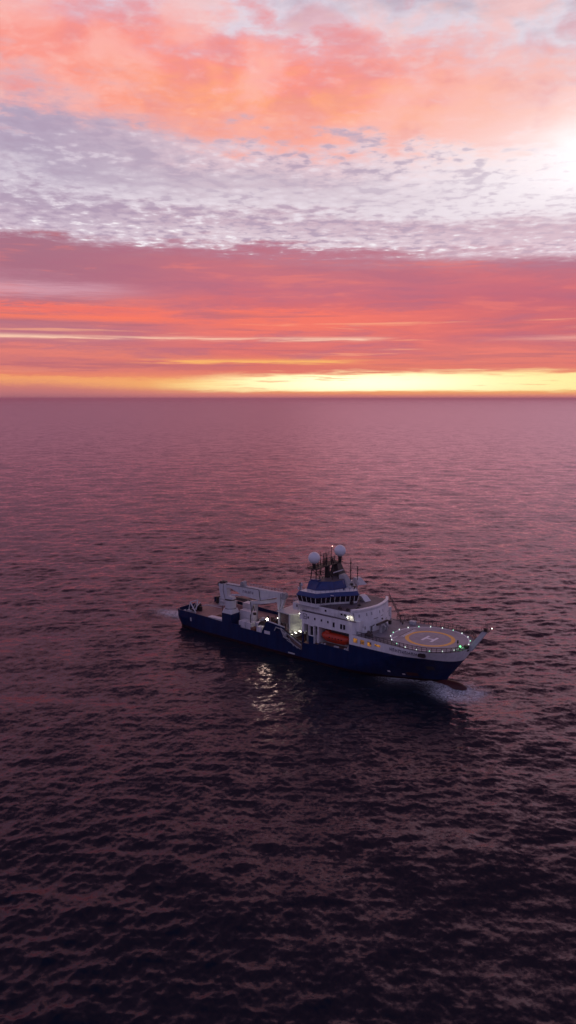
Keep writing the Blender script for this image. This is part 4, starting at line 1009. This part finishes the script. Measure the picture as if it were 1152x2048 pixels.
def ramp(stops):
    n = N('ShaderNodeValToRGB'); cr_ = n.color_ramp; MAXE = 60.0
    while len(cr_.elements) < len(stops): cr_.elements.new(1.0)
    for e, (deg, c) in zip(cr_.elements, stops): e.position = deg/MAXE; e.color = srgb(*c) if len(c) == 3 else c
    Lk(math_('DIVIDE', e2, MAXE), n.inputs[0]); return n.outputs[0]
left = ramp([(0, (176, 114, 122)), (.4, (196, 120, 122)), (.62, (228, 134, 110)), (.85, (255, 186, 112)), (1.05, (236, 136, 104)), (1.5, (226, 128, 112)), (2.2, (206, 118, 120)), (2.7, (232, 130, 116)), (3.3, (196, 118, 128)), (4.1, (204, 124, 130)), (5.0, (176, 112, 130)), (5.7, (248, 118, 102)), (6.2, (186, 114, 128)), (7.4, (184, 126, 144)), (8.4, (172, 112, 132)), (10.2, (170, 116, 136)), (10.9, (212, 192, 208)), (12.2, (184, 164, 186)), (13.4, (216, 204, 218)), (14.4, (184, 168, 190)), (17.3, (182, 164, 188)), (18.6, (228, 172, 178)), (20, (252, 152, 140)), (22.2, (248, 152, 146)), (23.6, (236, 166, 174)), (25.2, (216, 202, 220)), (30, (104, 92, 132)), (38, (58, 54, 88)), (58, (24, 27, 54))])
mid = ramp([(0, (206, 122, 120)), (.3, (226, 134, 118)), (.55, (246, 158, 108)), (.8, (255, 200, 112)), (1.15, (244, 152, 106)), (1.7, (232, 128, 108)), (2.3, (222, 116, 106)), (2.9, (236, 130, 104)), (3.4, (222, 116, 112)), (4.5, (228, 118, 114)), (5.4, (244, 122, 106)), (6.3, (248, 122, 106)), (7.0, (218, 112, 116)), (8.2, (200, 112, 128)), (9.6, (200, 116, 128)), (10.5, (186, 124, 144)), (11.1, (228, 210, 220)), (12.2, (204, 176, 192)), (13.4, (226, 212, 222)), (15.0, (208, 188, 202)), (16.6, (226, 196, 206)), (17.8, (248, 172, 162)), (19, (254, 166, 142)), (20.2, (255, 166, 128)), (21.8, (254, 152, 138)), (23.3, (238, 166, 172)), (24.6, (224, 214, 228)), (30, (104, 92, 132)), (38, (58, 54, 88)), (58, (24, 27, 54))])
right = ramp([(0, (206, 124, 120)), (.3, (232, 142, 118)), (.6, (255, 190, 120)), (.9, (255, 226, 140)), (1.7, (255, 226, 136)), (2.1, (240, 150, 110)), (2.8, (226, 122, 112)), (3.6, (228, 126, 116)), (4.5, (210, 112, 118)), (6.0, (212, 110, 116)), (7.5, (196, 106, 124)), (9.2, (214, 114, 122)), (10.0, (184, 124, 144)), (10.9, (226, 198, 210)), (12.2, (206, 172, 188)), (13.4, (240, 228, 236)), (15.6, (248, 238, 244)), (17.2, (253, 232, 232)), (18.6, (253, 200, 190)), (20.4, (253, 188, 172)), (22.2, (246, 188, 182)), (23.8, (230, 198, 206)), (25.2, (226, 218, 230)), (30, (104, 92, 132)), (38, (58, 54, 88)), (58, (24, 27, 54))])
c = mixc(rng(az, -19, -2), left, mid); c = mixc(rng(az, 0, 20), c, right)
# pale breaks and mauve undersides in the altocumulus belt
belt = math_('MULTIPLY', rng(e2, 10.3, 11.0), rng(e2, 18.4, 16.4))
val = math_('SUBTRACT', math_('ADD', math_('MULTIPLY', npuff, .75), math_('MULTIPLY', nmid, .35)), math_('MULTIPLY', math_('SUBTRACT', nbil, .35), .22))
patch = rng(nwide, .40, .62, .55, 1.0)
c = mixc(math_('MULTIPLY', math_('MULTIPLY', rng(val, .52, .38), belt), math_('MULTIPLY', patch, .75)), c, srgb(172, 150, 176))
c = mixc(math_('MULTIPLY', math_('MULTIPLY', rng(val, .53, .68), belt), math_('MULTIPLY', patch, .85)), c, srgb(238, 226, 236))
rimw = math_('MULTIPLY', rng(val, .62, .72), math_('MULTIPLY', rng(e2, 10.3, 10.8), rng(e2, 13.2, 11.8)))
c = mixc(math_('MULTIPLY', rimw, .8), c, srgb(255, 248, 250))
# torn texture in the upper pink sheet
hi = rng(e2, 17.0, 19.5)
c = mixc(math_('MULTIPLY', math_('MULTIPLY', rng(nup, .44, .66), hi), .6), c, srgb(254, 190, 182))
c = mixc(math_('MULTIPLY', math_('MULTIPLY', rng(nup, .50, .34), hi), .45), c, srgb(228, 140, 146))
c = mixc(math_('MULTIPLY', math_('MULTIPLY', rng(npuff, .50, .72), hi), .22), c, srgb(255, 216, 206))
# fine long streaks low down
nq = noise(comb(math_('MULTIPLY', az, .10), math_('MULTIPLY', el, .75), 4.0), 1.3, 6, .6, .3)
low = math_('MULTIPLY', rng(el, 2.0, 3.0), rng(e2, 10.6, 9.8))
c = mixc(math_('MULTIPLY', math_('MULTIPLY', rng(nq, .48, .66), low), .5), c, srgb(176, 108, 132))
c = mixc(math_('MULTIPLY', math_('MULTIPLY', rng(nq, .48, .34), low), .35), c, srgb(250, 132, 116))
st1 = math_('MULTIPLY', rng(ns, .58, .68), math_('MULTIPLY', rng(el, 1.6, 2.6), rng(el, 6.6, 5.6)))
c = mixc(math_('MULTIPLY', st1, .55), c, srgb(255, 176, 138))
st2 = math_('MULTIPLY', rng(ns, .46, .34), math_('MULTIPLY', rng(el, 2.1, 2.5), rng(el, 6.8, 5.8)))
c = mixc(math_('MULTIPLY', st2, .5), c, srgb(178, 106, 120))
nfine = noise(comb(math_('MULTIPLY', az, .16), math_('MULTIPLY', el, 3.2), 9.0), 1.5, 5, .6, .3)
ew = math_('ADD', el, math_('MULTIPLY', math_('SUBTRACT', nfine, .5), .5))
ewide = math_('ADD', el, math_('MULTIPLY', math_('SUBTRACT', nfine, .5), 1.4))
def line(e0, w, azf, src=None):
    q = math_('DIVIDE', math_('SUBTRACT', ew if src is None else src, e0), w)
    return math_('MULTIPLY', math_('EXPONENT', math_('MULTIPLY', math_('MULTIPLY', q, q), -1.0)), azf)
# cream streak, pale break on the left, orange streaks under them
c = mixc(math_('MULTIPLY', line(4.38, .13, rng(az, 9, 5)), rng(nfine, .30, .62, .25, .95)), c, srgb(255, 206, 178))
c = mixc(math_('MULTIPLY', line(4.2, .16, rng(az, 12, 22)), .5), c, srgb(255, 190, 170))
c = mixc(math_('MULTIPLY', line(7.55, .42, rng(az, -9, -16), ewide), .75), c, srgb(214, 160, 176))
c = mixc(math_('MULTIPLY', line(5.75, .22, rng(az, -6, -14)), .8), c, srgb(255, 126, 98))
c = mixc(math_('MULTIPLY', math_('MULTIPLY', line(2.75, .16, math_('MULTIPLY', rng(az, -13, -7), rng(az, 8, 2))), rng(nfine, .35, .6)), .95), c, srgb(255, 190, 110))
c = mixc(math_('MULTIPLY', line(2.35, .2, rng(az, 2, -12), ewide), .6), c, srgb(186, 106, 118))
# sunlit gap low on the right of centre, and the white glare high right
def blob(a0, e0, sa_, se_, p=2.0):
    q = math_('ADD', math_('POWER', math_('ABSOLUTE', math_('DIVIDE', math_('SUBTRACT', az, a0), sa_)), p), math_('POWER', math_('ABSOLUTE', math_('DIVIDE', math_('SUBTRACT', el, e0), se_)), p))
    return math_('EXPONENT', math_('MULTIPLY', q, -1.0))
gtop = math_('ADD', 1.45, math_('MULTIPLY', rng(az, -12, 8), .45))
gapm = math_('MULTIPLY', math_('MULTIPLY', rng(ew, .42, .72), rng(math_('SUBTRACT', ewide, gtop), .3, -.3)), rng(math_('ADD', az, math_('MULTIPLY', nfine, 8)), -7, 2))
c = mixc(math_('MULTIPLY', gapm, .9), c, (1.1, .92, .38, 1))
c = mixc(math_('MULTIPLY', gapm, blob(6.0, 1.1, 9, 1.0)), c, (1.4, 1.3, .85, 1))
c = mixc(math_('MULTIPLY', math_('MULTIPLY', gapm, rng(nfine, .42, .34)), .55), c, srgb(240, 160, 110))
c = mixc(math_('MULTIPLY', line(.42, .1, rng(az, -6, 2)), .6), c, srgb(250, 160, 100))
c = mixc(math_('MULTIPLY', blob(25.5, 15.8, 13, 3.6), math_('ADD', .25, math_('MULTIPLY', nmid, .9))), c, srgb(255, 244, 248))
c = mixc(math_('MULTIPLY', blob(24.0, 16.2, 5.0, 2.3), math_('ADD', .1, math_('MULTIPLY', nmid, 1.4))), c, (1.45, 1.4, 1.42, 1))
# away from the sunset the sky is dim blue mauve
away = rng(math_('ABSOLUTE', az), 35, 95)
back = N('ShaderNodeValToRGB'); bs = [(0, (150, 132, 164)), (.2, (156, 144, 182)), (.5, (136, 132, 174)), (1, (70, 70, 110))]
while len(back.color_ramp.elements) < len(bs): back.color_ramp.elements.new(1.0)
for e, (p, cc) in zip(back.color_ramp.elements, bs): e.position = p; e.color = srgb(*cc)
Lk(math_('DIVIDE', el, 90.0), back.inputs[0])
c = mixc(away, c, back.outputs[0])
c = mixc(rng(el, 60, 85), c, srgb(70, 70, 110))
c = mixc(rng(dz_, -.001, -.01), c, srgb(60, 40, 50))
# a faint share of the physical twilight sky
sky = N('ShaderNodeTexSky'); sky.sky_type = 'NISHITA'; sky.sun_disc = False; sky.sun_elevation = R(1.2); sky.sun_rotation = R(6); sky.air_density = 1.5
bg1 = N('ShaderNodeBackground'); Lk(c, bg1.inputs[0]); bg1.inputs[1].default_value = 1.0
bg2 = N('ShaderNodeBackground'); Lk(sky.outputs[0], bg2.inputs[0]); bg2.inputs[1].default_value = .0
add = N('ShaderNodeAddShader'); Lk(bg1.outputs[0], add.inputs[0]); Lk(bg2.outputs[0], add.inputs[1])
wo = N('ShaderNodeOutputWorld'); Lk(add.outputs[0], wo.inputs[0])

# weak wide lamp added for the soft glow of the bright high cloud
sl = bpy.data.lights.new('glare_light', 'SUN'); sl.energy = .12; sl.angle = R(40); sl.color = (1, .62, .6)
so = bpy.data.objects.new('glare_light', sl); col.objects.link(so)
so.rotation_euler = Vector((-math.sin(R(21)), -math.cos(R(21)), -math.tan(R(16)))).to_track_quat('-Z', 'Y').to_euler()

# ------------------------------------------------------------------ haze over the water
HAZE = True
if HAZE:
    S = 170000
    m = MB(); m.box(-S, S, -S, S, -3.0, 110.0); m2 = bpy.data.materials.new('sea_haze'); m2.use_nodes = True; q = m2.node_tree
    q.nodes.remove(q.nodes['Principled BSDF']); pv = q.nodes.new('ShaderNodeVolumePrincipled')
    pv.inputs['Density'].default_value = 4.2e-5; pv.inputs['Color'].default_value = (1, .54, .70, 1); pv.inputs['Anisotropy'].default_value = .6
    q.links.new(pv.outputs[0], q.nodes['Material Output'].inputs['Volume'])
    hz = m.build('haze', m2); hz['kind'] = 'stuff'

# ------------------------------------------------------------------ camera
cd = bpy.data.cameras.new('camera'); cam = bpy.data.objects.new('camera', cd); col.objects.link(cam); scene.camera = cam
cam.location = (0, 0, CAM_H); cam.rotation_euler = (R(90-8.6), 0, 0)
cd.sensor_fit = 'VERTICAL'; cd.sensor_height = 24; cd.lens = 24*1500/2048; cd.clip_start = .5; cd.clip_end = 400000
scene.render.resolution_x = 576; scene.render.resolution_y = 1024
scene.view_settings.view_transform = 'Standard'; scene.view_settings.look = 'None'; scene.view_settings.gamma = 1; scene.view_settings.exposure = 0
